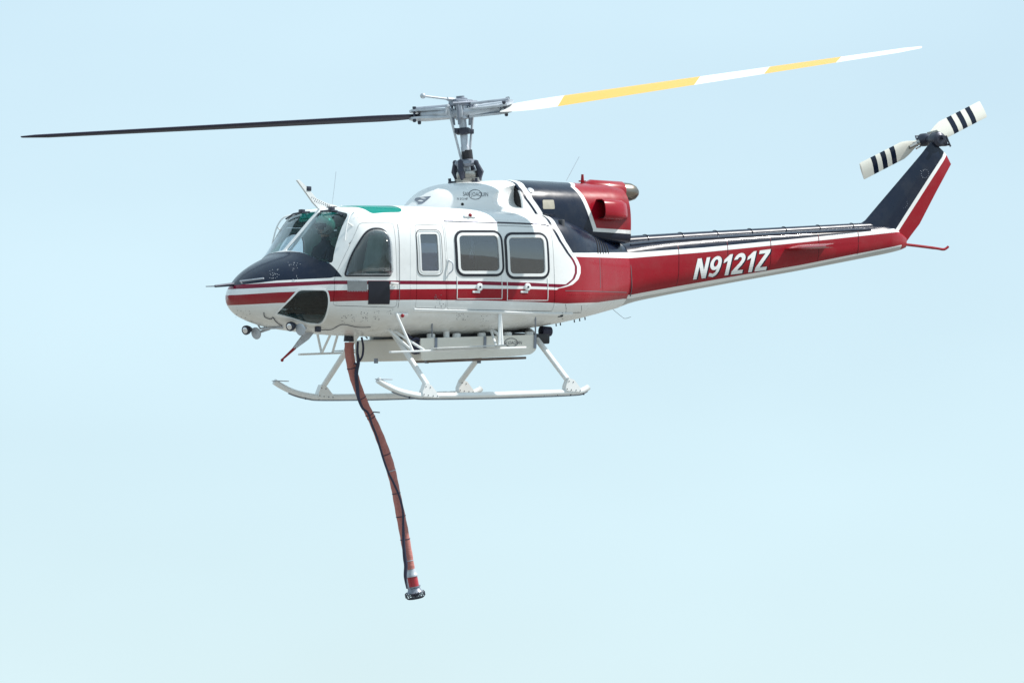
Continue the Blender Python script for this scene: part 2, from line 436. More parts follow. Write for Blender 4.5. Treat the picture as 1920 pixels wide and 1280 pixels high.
# ------------------------------------------------------------------ livery (edges of the painted bands on the side)
def zc(sk, pts): return [(q.x, q.z) for q in (sk.S(a, b) for a, b in pts)]
def body_paint():
    k = N("livery_fuselage"); o = k.xyz(); X, Z = o[0], o[2]
    f = lambda pts: k.curve(X, zc(BODY, pts))
    red_t = f([(440, 553), (520, 548), (600, 545), (700, 543), (780, 542), (900, 541), (1000, 542), (1035, 543)])
    red_b = f([(440, 572), (520, 568), (600, 566), (700, 563), (780, 562), (900, 563), (1000, 566), (1060, 569), (1120, 567), (1170, 560)])
    th_t = f([(440, 534), (520, 530), (620, 526), (740, 526), (900, 527), (1000, 530), (1030, 532), (1060, 533)])
    th_b = f([(440, 542), (520, 538), (620, 533), (740, 533), (900, 534), (1000, 537), (1030, 538), (1060, 540)])
    hood = f([(430, 536), (520, 526), (560, 524), (620, 521), (628, 519)])
    # aft edge of the white cabin panel, x as a function of z
    gp = [BODY.S(a, b) for a, b in ((1031, 410), (1040, 425), (1056, 452), (1070, 474), (1080, 488), (1085, 500), (1085, 512), (1081, 523), (1070, 533), (1056, 538), (1040, 541))]
    g = k.curve(Z, [(q.z, q.x) for q in gp], -1, 3, -4, 4)
    wl_t = f([(1060, 474), (1100, 474), (1181, 473)]); wl_b = f([(1060, 481), (1100, 482), (1181, 484)])
    c = (WHITE)
    inband = k.mul(k.lt(Z, red_t), k.gt(Z, red_b))
    c = k.mix(inband, WHITE, RED)
    thin = k.mul(k.lt(Z, th_t), k.gt(Z, th_b), k.lt(X, k.math('SUBTRACT', g, 0.02)))
    thin2 = k.mul(k.lt(X, k.math('SUBTRACT', g, 0.035)), k.gt(X, k.math('SUBTRACT', g, 0.085)), k.gt(Z, th_b), k.lt(Z, 1.5), k.gt(X, 0.3))
    lower = k.lt(Z, k.math('SUBTRACT', wl_b, 0.01))
    c = k.mix(thin, c, THIN); c = k.mix(thin2, c, k.mix(lower, NAVY, THIN))
    aft = k.mul(k.gt(X, k.math('ADD', g, 0.045)), k.gt(X, 0.3), k.gt(Z, red_b))
    ac = k.mix(k.gt(Z, wl_t), k.mix(k.gt(Z, wl_b), RED, WHITE), NAVY)
    c = k.mix(aft, c, ac)
    hd = k.mul(k.gt(Z, hood), k.lt(X, -2.45), k.lt(Z, k.curve(X, [(-4.2, .95), (-3.2, .93), (-3.12, .875), (-2.9, .68), (-2.8, .55), (-2.6, .3)])))
    c = k.mix(hd, c, NAVY)
    # belly tint: brownish, stronger towards the bottom, broken up by noise
    st = k.mul(k.ramp(Z, 0.22, -0.15), k.ramp(k.noise(1.7, 7), 0.25, 0.65)); c = k.mix(k.math('MULTIPLY', st, 0.48), c, (0.40, 0.36, 0.28))
    return finish(k, c, wav=0.22)
def cowl_paint():
    k = N("livery_engine_cowl"); o = k.xyz(); X, Z = o[0], o[2]
    g1 = k.curve(Z, [(q.z, q.x) for q in (COWL.S(a, b) for a, b in ((962, 343), (968, 350), (983, 372), (1004, 402)))], 0, 3, -4, 4)
    g2 = k.curve(Z, [(q.z, q.x) for q in (COWL.S(a, b) for a, b in ((1052, 341), (1070, 350), (1086, 366), (1098, 390), (1108, 418), (1112, 430)))], 0, 3, -4, 4)
    bl = k.curve(X, zc(COWL, [(1080, 427), (1110, 427), (1172, 431)])); bl2 = k.curve(X, zc(COWL, [(1080, 434), (1110, 434), (1172, 438)]))
    c = k.mix(k.mul(k.gt(X, g1), k.lt(X, k.math('ADD', g1, 0.045))), WHITE, NAVY)
    c = k.mix(k.gt(X, k.math('ADD', g1, 0.14)), c, NAVY)
    c = k.mix(k.gt(X, g2), c, WHITE)
    c = k.mix(k.mul(k.gt(X, k.math('ADD', g2, 0.075)), k.gt(Z, bl)), c, RED)
    c = k.mix(k.mul(k.lt(Z, bl2), k.gt(X, 1.2)), c, NAVY)
    so_ = k.mul(k.ramp(X, 1.75, 2.4), k.ramp(k.noise(5, 6), .42, .68)); c = k.mix(k.math('MULTIPLY', so_, .45), c, (.03, .02, .02))
    return finish(k, c, wav=0.2)
def boom_paint():
    k = N("livery_tail_boom_painted_shade"); o = k.xyz(); X, Z = o[0], o[2]
    f = lambda pts: k.curve(X, zc(BOOM, pts))
    a = f([(1182, 474), (1320, 464), (1500, 447), (1678, 428)]); b = f([(1182, 484), (1320, 473), (1500, 455), (1682, 435)])
    d = f([(1182, 553), (1280, 535), (1400, 514), (1500, 497), (1600, 477), (1690, 459)]); e = f([(1182, 560), (1280, 542), (1400, 520), (1500, 502), (1600, 481), (1690, 461)])
    c = k.mix(k.lt(Z, a), NAVY, WHITE); c = k.mix(k.lt(Z, b), c, RED); c = k.mix(k.lt(Z, d), c, WHITE); c = k.mix(k.lt(Z, e), c, (0.45, 0.46, 0.46))  # grey below the lower white stripe is underside shade put into the colour
    aft = k.gt(X, xx(1684, 432))
    c = k.mix(aft, c, RED)
    return finish(k, c, wav=0.2)
def fin_paint():
    k = N("livery_fin"); o = k.xyz(); X, Z = o[0], o[2]
    p, q = P(1771, 290), P(1679, 431)
    t = k.math('ADD', k.math('MULTIPLY', k.math('SUBTRACT', Z, q.z), (p.x - q.x) / (p.z - q.z)), q.x)
    c = k.mix(k.gt(X, k.math('SUBTRACT', t, 0.045)), NAVY, WHITE); c = k.mix(k.gt(X, k.math('ADD', t, 0.035)), c, RED)
    return finish(k, c, wav=0.05)
M_body, M_cowl, M_boom, M_fin = body_paint(), cowl_paint(), boom_paint(), fin_paint()

# ------------------------------------------------------------------ ground far below the frame (dry grassland with low hills)
def ground():
    n = 90; V, F = [], []; L = 9000
    for i in range(n + 1):
        for j in range(n + 1):
            a = (i / n * 2 - 1); b = (j / n * 2 - 1)
            x = L * a * abs(a); y = L * b * abs(b); r_ = math.hypot(x, y)
            z = 0.0
            if y < -250 or abs(x) > 500:
                q = min(1, max(0, (r_ - 400) / 1500)); z = q * (60 + 45 * math.sin(x * .0016 + 1) * math.cos(y * .0019) + 25 * math.sin(x * .005 + y * .003))
                if y > 0: z *= 0.15
            V.append((x, y, z))
    for i in range(n):
        for j in range(n):
            a = i * (n + 1) + j; F.append((a, a + n + 1, a + n + 2, a + 1))
    k = N("dry_grassland"); c = k.mix(k.ramp(k.noise(0.004, 6), .4, .65), (0.19, 0.19, 0.18), (0.085, 0.10, 0.115))
    k.l(k.mix(k.ramp(k.noise(0.8, 5), .3, .8), c, (0.26, 0.245, 0.21)), k.b.inputs["Base Color"]); k.b.inputs["Roughness"].default_value = 0.95
    o = mk("ground", V, F, k.m); o["kind"] = "structure"; return o
ground()

# ------------------------------------------------------------------ helicopter
heli = bpy.data.objects.new("helicopter", None); col.objects.link(heli); heli.matrix_world = ROOTM
heli["label"] = "white, red and navy firefighting helicopter hovering with a belly tank"; heli["category"] = "helicopter"

def shell_mesh(d0, d1, m0, m1):
    V, F, M = BODY.mesh(d=d0, mi=m0); V2, F2, M2 = BODY.mesh(d=d1, mi=m1, x0=BODY.x0 + d1 * 3.0, x1=BODY.x1 - d1, flip=True)
    k = len(V)
    return tmp_mesh(V + V2, F + [tuple(i + k for i in f) for f in F2], M + M2)
def xz(pts, sk=BODY): return [(q.x, q.z) for q in (sk.S(a, b) for a, b in pts)]
YR = {-1: (-2.0, -0.42), 1: (0.42, 2.0)}
D_cock = rnd(xz([(673, 418), (737, 418), (743, 577), (623, 573), (627, 517)]), [.05, .05, .06, .06, .08])
W_cock = rnd(xz([(646, 517), (658, 478), (682, 438), (697, 428), (718, 429), (729, 444), (733, 517)]), [.04, .2, .12, .1, .1, .1, .04])
D_pan = rnd(xz([(777, 422), (829, 420), (835, 579), (778, 577)]), .03)
W_pan = rnd(xz([(787, 439), (819, 439), (823, 508), (791, 508)]), .03)
D_sl = rnd(xz([(831, 419), (1030, 426), (1035, 584), (837, 580)]), .05)
W_s1 = rnd(xz([(860, 442), (932, 442), (937, 508), (864, 508)]), .07)
W_s2 = rnd(xz([(953, 446), (1018, 446), (1022, 513), (957, 513)]), .07)
W_chin = rnd(xz([(515, 589), (530, 573), (560, 543), (613, 543), (617, 560), (613, 586), (600, 609), (572, 607)]), [.03, .1, .05, .06, .1, .15, .06, .1])
W_sh = {s: rnd([(s*y, z) for y, z in ((.045, .885), (.045, 1.455), (.45, 1.465), (.85, 1.40), (1.0, .67), (.55, .845))], [.03, .05, .2, .07, .07, .3]) for s in (-1, 1)}
W_rf = {s: rnd([(x, s*y) for x, y in ((-2.42, .30), (-2.42, .62), (-2.28, 1.02), (-1.80, 1.04), (-1.74, .96), (-1.74, .30))], .06) for s in (-1, 1)}

cuts = []
for s in (-1, 1):
    lo, hi = YR[s]
    for pl in (D_cock, D_pan, D_sl, W_chin): cuts.append(('DIFFERENCE', prism_mesh(pl, 'y', lo, hi)))
    cuts.append(('DIFFERENCE', prism_mesh(W_sh[s], 'x', -3.7, -2.3)))
    cuts.append(('DIFFERENCE', prism_mesh(W_rf[s], 'z', 1.0, 2.0)))
me = carve(shell_mesh(0, .03, 0, 1), cuts); fix(me, [M_body, M_inner, M_inner])
fus = link("fuselage", me, heli)

def skin_cut(name, cutter, subs, mats, parent, thin=None):
    base = shell_mesh(*( (0.001, .028, 0, 1) if thin is None else (thin[0], thin[1], 0, 0)))
    me = carve(base, [('INTERSECT', cutter)] + [('DIFFERENCE', q) for q in subs]); fix(me, mats)
    return link(name, me, parent)
def strip(b, pts, wd, off=0.004, th=0.004, sk=BODY, sg=-1, closed=False, m=0):
    """ribbon lying on the skin along (x, z) points"""
    pts = [Vector(p) for p in pts]; n = len(pts); rings = []
    for i in range(n):
        a = pts[i-1] if (i > 0 or closed) else pts[i]; c = pts[(i+1) % n] if (i < n-1 or closed) else pts[i]
        t = (c - a).normalized(); nn = Vector((-t.y, t.x)) * wd / 2
        q0, q1 = pts[i] + nn, pts[i] - nn
        N0, N1 = sk.nrm(q0.x, q0.y, sg), sk.nrm(q1.x, q1.y, sg); A, C = sk.on(q0.x, q0.y, sg), sk.on(q1.x, q1.y, sg)
        rings.append([A + N0*(off-.012), A + N0*(off+th), C + N1*(off+th), C + N1*(off-.012)])
    if closed: rings.append(rings[0])
    b.loft(rings, m, caps=not closed); return b
def dens(pts, step=.04, closed=False):
    pts = [Vector(p) for p in pts]; out = []
    for i in range(len(pts) - (0 if closed else 1)):
        a, c = pts[i], pts[(i+1) % len(pts)]; k = max(1, int((c-a).length / step))
        for j in range(k): out.append(a + (c-a) * j / k)
    if not closed: out.append(pts[-1])
    return out
def lift(poly, off, sg=-1, sk=BODY, th=.004, step=.03):
    """thin plate over the skin with the outline poly (x, z)"""
    bm = bmesh.new(); vs = [bm.verts.new((p[0], 0, p[1])) for p in dens(poly, step, True)]; bm.faces.new(vs)
    xs = [v.co.x for v in vs]; zs = [v.co.z for v in vs]
    def cutat(co, no):
        bmesh.ops.bisect_plane(bm, geom=bm.verts[:] + bm.edges[:] + bm.faces[:], plane_co=co, plane_no=no, dist=1e-5)
    x = min(xs) + step
    while x < max(xs): cutat((x, 0, 0), (1, 0, 0)); x += step * 1.5
    z = min(zs) + step
    while z < max(zs): cutat((0, 0, z), (0, 0, 1)); z += step * 1.5
    ext = bmesh.ops.extrude_face_region(bm, geom=bm.faces[:]); top = {v for v in ext['geom'] if isinstance(v, bmesh.types.BMVert)}
    for v in bm.verts:
        p = sk.on(v.co.x, v.co.z, sg, off if v in top else off - .012 - th); v.co = p
    bmesh.ops.recalc_face_normals(bm, faces=bm.faces[:])
    me = bpy.data.meshes.new("plate"); bm.to_mesh(me); bm.free(); return me
def plate(name, poly, off, mat, parent, sg=-1, sk=BODY, step=.03):
    me = lift(poly, off, sg, sk, step=step); fix(me, mat); return link(name, me, parent)

for s in (-1, 1):
    lo, hi = YR[s]
    # windshield, chin and roof windows
    skin_cut("windshield", prism_mesh(W_sh[s], 'x', -3.7, -2.3), [], M_clear, heli, (.006, .014))
    skin_cut("chin_window", prism_mesh(W_chin, 'y', lo, hi), [], M_chin, heli, (.006, .014))
    skin_cut("roof_window", prism_mesh(W_rf[s], 'z', 1.0, 2.0), [], M_green, heli, (.002, .012))
    b = B(); strip(b, dens(W_chin, .03, True), .022, sg=s, closed=True); b.obj("chin_window_trim", M_white, heli)
    # crew door
    d = skin_cut("cockpit_door", prism_mesh(inset(D_cock, .006), 'y', lo, hi), [prism_mesh(W_cock, 'y', lo, hi)], [M_body, M_inner, M_inner], heli)
    b = B(); strip(b, dens(W_cock, .03, True), .022, sg=s, closed=True); b.obj("window_seal", M_gasket, d)
    # bubble: the pane swells outwards over a circular centre
    pl = dens(W_cock, .03, True); cx = sum(p.x for p in pl) / len(pl); cz = sum(p.y for p in pl) / len(pl)
    bb = B(); rings = []
    for q in range(13):
        t = 1 - q / 13; rg = []
        for p in pl:
            x, z = cx + (p.x - cx) * t, cz + (p.y - cz) * t; bul = 0.32 * (1 - t ** 2.2) ** 0.62 if t < 1 else 0
            rg.append(BODY.on(x, z, s, -.006) + Vector((0, s * bul, 0)))
        rings.append(rg)
    bb.loft(rings); bb.obj("bubble_window", M_bub, d)
    plate("vent_plate", xz([(651, 526), (688, 526), (688, 545), (652, 545)]), .007, M_plate, d, s)
    plate("black_panel", xz([(690, 527), (730, 527), (730, 570), (690, 570)]), .008, M_gasket, d, s)
    b = B()
    for a in range(13):
        for rr in ((652 + a * 3, 546), (652 + a * 3, 527)):
            q = BODY.S(*rr); b.ball(BODY.on(q.x, q.z, s, .009), .006, 0, 6)
    b.obj("rivets", M_lgrey, d)["kind"] = "stuff"
    b = B(); q = BODY.S(738, 531); c = BODY.on(q.x, q.z, s, .03); b.box(c, (.13, .03, .03), bev=.01); b.tube([c, BODY.on(q.x, q.z, s, -.02)], .014, 8); b.obj("door_handle", M_white, d)
    # hinged panel and sliding door
    d = skin_cut("hinged_door_panel", prism_mesh(inset(D_pan, .006), 'y', lo, hi), [prism_mesh(W_pan, 'y', lo, hi)], [M_body, M_inner, M_inner], heli)
    skin_cut("window_pane", prism_mesh(W_pan, 'y', lo, hi), [], M_tint, d, (.008, .014))
    b = B(); strip(b, dens(inset(W_pan, -.012), .03, True), .022, sg=s, closed=True); strip(b, dens(inset(W_pan, -.050), .03, True), .012, sg=s, closed=True); b.obj("window_frame", M_white, d)
    b = B(); strip(b, dens(inset(W_pan, -.062), .03, True), .008, sg=s, closed=True, off=.001); b.obj("window_seal", M_gasket, d)
    d = skin_cut("sliding_door", prism_mesh(inset(D_sl, .006), 'y', lo, hi), [prism_mesh(q, 'y', lo, hi) for q in (W_s1, W_s2)], [M_body, M_inner, M_inner], heli)
    for W_, lab in ((W_s1, (857, 517, 941, 560)), (W_s2, (951, 521, 1027, 563))):
        skin_cut("window_pane", prism_mesh(W_, 'y', lo, hi), [], M_tint, d, (.008, .014))
        b = B(); strip(b, dens(inset(W_, -.022), .025, True), .038, sg=s, closed=True, off=.007); b.obj("window_frame", M_white, d)
        b = B(); strip(b, dens(inset(W_, -.058), .025, True), .040, sg=s, closed=True, off=.003); b.obj("window_gasket", M_gasket, d)
        b = B(); x0, y0, x1, y1 = lab
        strip(b, dens(xz([(x0, y0), (x0, y1), (x1, y1), (x1, y0)]), .04), .010, sg=s, off=.002, th=.002); b.obj("exit_outline", M_white, d)
        mx = (x0 + x1) / 2; q = BODY.S(mx, 538); c = BODY.on(q.x, q.z, s, .0); nv = BODY.nrm(q.x, q.z, s)
        b = B(); b.lathe(c - nv*.01, c + nv, [(0, .055), (.02, .055), (.03, .045), (.032, .03)], 16); b.obj("latch_plate", M_white, d)
        b = B(); b.lathe(c + nv*.018, c + nv, [(0, .016), (.012, .014)], 10); b.obj("latch_lock", M_dark, d)
        q2 = BODY.S(mx - 6, 547); plate("placard", [(q2.x-.06, q2.z-.015), (q2.x+.06, q2.z-.015), (q2.x+.06, q2.z+.015), (q2.x-.06, q2.z+.015)], .005, M_white, d, s)
    b = B(); pts = [BODY.S(*t) for t in ((841, 488), (846, 494), (846, 506), (842, 513))]
    b.tube(smooth_path([BODY.on(q.x, q.z, s, o_) for q, o_ in zip(pts, (0, .04, .04, 0))]), .010, 8); b.obj("door_handle", M_lgrey, d)

# door rails and roof edge line
for s in (-1, 1):
    b = B(); strip(b, dens(xz([(776, 580), (1040, 588), (1072, 588)]), .06), .028, .012, .012, sg=s); b.obj("door_rail", M_white, heli)
    b = B(); strip(b, dens(xz([(832, 414), (1020, 421), (1030, 424)]), .06), .014, .006, .006, sg=s); b.obj("roof_rail", M_dark, heli)

# aft fuselage panel lines, louvres
for a in ([(1124, 484), (1126, 540)], [(1060, 545), (1175, 548)], [(1181, 486), (1182, 556)], [(1060, 570), (1061, 586)], [(1090, 573), (1089, 586), (1075, 586)], [(745, 420), (746, 577)]):
    b = B(); strip(b, dens(xz(a), .05), .007, .0012, .001); b.obj("panel_seam", M_print, fus)
for i, px in enumerate((1116, 1121, 1126, 1131, 1136)):
    b = B(); strip(b, dens(xz([(px, 446 + i*3), (px + 5, 476)]), .03), .016, .003, .003); b.obj("louvre_slot", M_hole, heli)

# engine cowl with intake scooped out of its sides
V, F, Mi = COWL.mesh(step=.05)
cm = tmp_mesh(V, F, Mi); ops = []
for s in (-1, 1):
    b = B(); rings = []
    for i in range(13):
        t = i / 12; x = -.42 + t * .80; ry = .05 + .27 * t ** 1.2; rz = .05 + .15 * min(1, t * 1.8) ** .6; rg = []
        for j in range(24):
            a = 2*math.pi*j/24; ca, sa = math.cos(a), math.sin(a)
            rg.append((x, s*(.86) + ry*math.copysign(abs(ca)**.7, ca), 1.80 + rz*math.copysign(abs(sa)**.7, sa)))
        rings.append(rg)
    b.loft(rings); ops.append(('DIFFERENCE', tmp_mesh(b.V, b.F)))
me = carve(cm, ops); fix(me, [M_cowl, M_hole, M_hole]); cowl = link("engine_cowl", me, heli)
for s in (-1, 1):
    b = B(); rg = []
    for i, (x, yo) in enumerate(((.372, 0), (.376, 0))):
        rg.append([(x, s*.86 + .31*math.copysign(abs(math.cos(a))**.7, math.cos(a)), 1.80 + .19*math.copysign(abs(math.sin(a))**.7, math.sin(a))) for a in [2*math.pi*j/24 for j in range(24)]])
    rg = [[(x, s*min(abs(y), COWL.y(.38, z) - .05), z) for x, y, z in r_] for r_ in rg]
    b.loft(rg); b.obj("intake_mouth", M_hole, heli)

# exhaust, side scoop, cowl fittings
b = B(); e0, e1 = P(1150, 358, -.12), P(1194, 361, -.12); e1 = Vector((e1.x, e0.y, e0.z - .01)); e0 = Vector((2.2, e0.y, e0.z))
EXL = (e1 - e0).length
b.lathe(e0, e1, [(0, .135), (EXL - .20, .135), (EXL - .13, .132), (EXL - .05, .105), (EXL, .06), (EXL - .03, .045), (EXL - .25, .04)], 24)
b.obj("exhaust_cone", M_exh, heli)
b = B(); b.lathe(e0 - Vector((.35, 0, 0)), e1 - Vector((.35, 0, 0)), [(0, .10), (.1, .15), (EXL + .06, .155), (EXL + .07, .15)], 24); b.obj("exhaust_shroud", M_red, heli)
for s in (-1, 1):
    b = B(); rings = []
    sc_t = [(1.74, .22), (1.90, .235), (2.08, .22), (2.22, .13), (2.31, .01)]
    for x, out in sc_t:
        z0, z1 = 1.50 + (.03 if x > 2.1 else 0), 1.80 - (.02 if x > 2.1 else 0); rg = []
        for j in range(20):
            a = 2*math.pi*j/20; ca, sa = math.cos(a), math.sin(a); zq = (z0+z1)/2 + (z1-z0)/2*math.copysign(abs(sa)**.55, sa)
            yb = COWL.y(x, zq); u = (math.copysign(abs(ca)**.55, ca) + 1) / 2
            rg.append((x, s*(yb - .06 + (out + .06) * u), zq))
        rings.append(rg)
    front = rings[0]; cen = Vector((0, sum(p[1] for p in front)/20, sum(p[2] for p in front)/20))
    lipin = [(p[0], cen.y + (p[1]-cen.y)*.86, cen.z + (p[2]-cen.z)*.9) for p in front]
    deep = [(p[0]+.22, cen.y + (p[1]-cen.y)*.7, cen.z + (p[2]-cen.z)*.8) for p in front]
    b.loft(rings[::-1] + [lipin]); b.F.pop(); b.M.pop()
    sco = b.obj("cooling_scoop", M_red, heli)
    b = B(); b.loft([lipin, deep]); b.F.pop(-2); b.M.pop(-2); b.obj("scoop_throat", M_hole, sco, normals=False)
    q = COWL.S(995, 357); nv = COWL.nrm(q.x, q.z, s); c = COWL.on(q.x, q.z, s)
    b = B(); b.lathe(c - nv*.01, c + nv, [(0, .05), (.016, .05), (.02, .042)], 18); b.obj("sight_glass", M_lgrey, cowl)
    plate("access_panel", rnd(xz([(1017, 375), (1038, 375), (1040, 392), (1018, 392)], COWL), .02), .004, M_beige, cowl, s, COWL)
    q = COWL.S(867, 383); nv = COWL.nrm(q.x, q.z, s); c = COWL.on(q.x, q.z, s); b = B(); b.lathe(c - nv*.01, c + nv, [(0, .022), (.012, .022)], 12); b.obj("drain_port", M_hole, cowl)
    b = B(); strip(b, dens(xz([(1023, 404), (1052, 409), (1085, 424)], BODY), .05), .03, .01, .02, sg=s); b.obj("cowl_fairing_lip", M_navy, heli)
plate("vent_screen", rnd(xz([(780, 371), (796, 369), (792, 382), (776, 384)], COWL), .01), .005, M_grey, cowl, -1, COWL)
b = B(); q0 = P(1092, 340, 0); q1 = P(1092, 327, 0); b.tube([q0 + Vector((0, 0, -.03)), q1], [.028, .018], 10); b.box(q0, (.1, .05, .02)); b.obj("red_beacon", M_red, heli)
b = B(); b.tube(smooth_path([P(1062, 339), P(1073, 318), P(1086, 294)]), .0035, 6); b.obj("whip_antenna", M_lgrey, heli)
b = B(); b.tube([P(622, 390), P(627, 350), P(630, 322)], .0035, 6); b.obj("whip_antenna", M_lgrey, heli)
for a, c in (((640, 396), (640, 384)), ((663, 394), (662, 387))):
    b = B(); b.tube([P(*a), P(*c)], [.012, .006], 6); b.obj("stub_antenna", M_white, heli)

# tail boom
V, F, Mi = BOOM.mesh(step=.08); boom = mk("tail_boom", V, F, [M_boom], heli, mi=Mi)
b = B(); rings = []
for i in range(48):
    x = 2.36 + (7.22 - 2.36) * i / 47; zt = pchip([(2.3, 1.28), (2.74, 1.325), (7.2, 1.71)], x)[0]; zb = BOOM.sec(max(x, 2.45))[0] - .06; r_ = .13 - .045 * (x - 2.3) / 5
    rings.append([(x, r_*math.copysign(abs(math.cos(a))**.9, math.cos(a)), zb + (zt - zb) * abs(math.sin(a))**.7 if math.sin(a) >= 0 else zb) for a in [math.pi * j / 10 for j in range(11)]])
b.loft(rings); b.obj("drive_shaft_cover", M_navy, heli)
for i in range(7):
    x = 3.0 + i * .62; zt = pchip([(2.3, 1.28), (2.74, 1.325), (7.2, 1.71)], x)[0]; r_ = .13 - .045 * (x - 2.3) / 5; zb = BOOM.sec(x)[0] - .04
    b = B(); b.tube([(x, r_*1.03*math.cos(a), zb + (zt - zb + .006) * math.sin(a)**.7) for a in [math.pi * (j+.3) / 12.6 for j in range(13)]], .005, 6); b.obj("cover_clamp", M_navy, heli)
for s in (-1, 1):   # ledge along the shoulder of the boom
    b = B(); b.tube([BOOM.on(x, BOOM.sec(x)[0] - .045, s, .004) for x in [2.55 + .22*i for i in range(21)]], .016, 8); b.obj("boom_longeron", M_navy, boom)

for x in (3.35, 4.25, 5.05, 5.95, 6.7):
    for s in (-1, 1):
        sc_ = BOOM.sec(x); zs = [sc_[0] - .03 - (sc_[0] - .03 - sc_[2] + .6*(sc_[2]-sc_[1]))*i/10 for i in range(11)]
        b = B(); strip(b, [(x, z) for z in zs], .010, .0015, .001, BOOM, s); b.obj("lap_seam", M_dred, boom)
# lettering laid on a skin
def lettering(name, text, o, U, Vv, sk, mat, parent, sg=-1, bold=0.03, shear=0.0, off=.003, size=1.0, flip=False):
    cu = bpy.data.curves.new("t", 'FONT'); cu.body = text; cu.offset = bold; cu.shear = shear; cu.resolution_u = 4; cu.size = 1
    to = bpy.data.objects.new("t", cu); col.objects.link(to); dg = bpy.context.evaluated_depsgraph_get(); dg.update()
    me = bpy.data.meshes.new_from_object(to.evaluated_get(dg)); bpy.data.objects.remove(to)
    bm = bmesh.new(); bm.from_mesh(me); xs = [v.co.x for v in bm.verts]; ys = [v.co.y for v in bm.verts]
    x0, x1, y0, y1 = min(xs), max(xs), min(ys), max(ys)
    for i in range(1, 8): bmesh.ops.bisect_plane(bm, geom=bm.verts[:]+bm.edges[:]+bm.faces[:], plane_co=(0, y0+(y1-y0)*i/8, 0), plane_no=(0, 1, 0), dist=1e-6)
    for i in range(1, 24): bmesh.ops.bisect_plane(bm, geom=bm.verts[:]+bm.edges[:]+bm.faces[:], plane_co=(x0+(x1-x0)*i/24, 0, 0), plane_no=(1, 0, 0), dist=1e-6)
    for v in bm.verts:
        u = (v.co.x - x0) / (x1 - x0); t = (v.co.y - y0) / (y1 - y0)
        if sg > 0: u = 1 - u
        v.co = place(sk, o[0] + U[0]*u + Vv[0]*t, o[1] + U[1]*u + Vv[1]*t, sg, off)
    if sg > 0: bmesh.ops.reverse_faces(bm, faces=bm.faces[:])
    me2 = bpy.data.meshes.new(name); bm.to_mesh(me2); bm.free(); fix(me2, mat, False); return link(name, me2, parent)
def glyph(c):
    if c == 'N': return [[(0,0),(0,1),(.21,1),(.48,.40),(.48,1),(.67,1),(.67,0),(.46,0),(.19,.60),(.19,0)]], .76
    if c == '1': return [[(.22,0),(.22,.70),(.02,.60),(.02,.77),(.27,1),(.42,1),(.42,0)]], .56
    if c == 'Z': return [[(0,0),(0,.17),(.38,.83),(.03,.83),(.03,1),(.62,1),(.62,.84),(.24,.17),(.62,.17),(.62,0)]], .70
    if c == '2':
        ctr = [(.10,.70)] + [(.30 + .205*math.cos(R(a)), .695 + .21*math.sin(R(a))) for a in range(170, -31, -20)] + [(.40,.46), (.26,.31), (.15,.17)]
        L_, R_ = [], []
        for i, p in enumerate(ctr):
            a = Vector(ctr[max(i-1, 0)]); c_ = Vector(ctr[min(i+1, len(ctr)-1)]); t = (c_-a).normalized(); n_ = Vector((-t.y, t.x))*.095
            L_.append(Vector(p)+n_); R_.append(Vector(p)-n_)
        L_[-1] = Vector((.30, .17)); R_[-1] = Vector((.02, .17))
        return [[tuple(L_[i]), tuple(L_[i+1]), tuple(R_[i+1]), tuple(R_[i])] for i in range(len(ctr)-1)] + [[(0,0),(0,.17),(.6,.17),(.6,0)]], .70
    if c == '9':
        po = [(.3 + .30*math.cos(R(a)), .665 + .335*math.sin(R(a))) for a in range(0, 360, 15)]; pi_ = [(.3 + .115*math.cos(R(a)), .665 + .175*math.sin(R(a))) for a in range(0, 360, 15)]
        q = [[po[i], po[(i+1) % 24], pi_[(i+1) % 24], pi_[i]] for i in range(24)]
        tail = [po[0], (.595,.46), (.54,.22), (.44,.07), (.28,0), (.04,.06), (.06,.22), (.26,.155), (.37,.23), (.42,.37)] + [po[20], po[21], po[22], po[23]]
        return q + [tail], .70
def registration(sg, o, U, Vv, off, mat, name):
    bm = bmesh.new(); x = 0; W_ = sum(glyph(c)[1] for c in "N9121Z") - .08
    for c in "N9121Z":
        ps, adv = glyph(c)
        for p in ps:
            try: bm.faces.new([bm.verts.new(((x + u)/W_, v, 0)) for u, v in p])
            except ValueError: pass
        x += adv
    bmesh.ops.triangulate(bm, faces=bm.faces[:])
    for i in range(1, 8): bmesh.ops.bisect_plane(bm, geom=bm.verts[:]+bm.edges[:]+bm.faces[:], plane_co=(0, i/8, 0), plane_no=(0, 1, 0), dist=1e-6)
    for v in bm.verts:
        u, t = v.co.x, v.co.y
        if sg > 0: u = 1 - u
        v.co = place(BOOM, o[0] + U[0]*u + Vv[0]*t, o[1] + U[1]*u + Vv[1]*t, sg, off)
    me2 = bpy.data.meshes.new(name); bm.to_mesh(me2); bm.free(); fix(me2, mat, False); return link(name, me2, boom)
def place(sk, px, py, sg, off):
    if isinstance(sk, Skin): q = sk.S(px, py); return sk.on(q.x, q.z, sg, off)
    q = P(px, py, -sk); return Vector((q.x, sg * (sk + off), q.z))
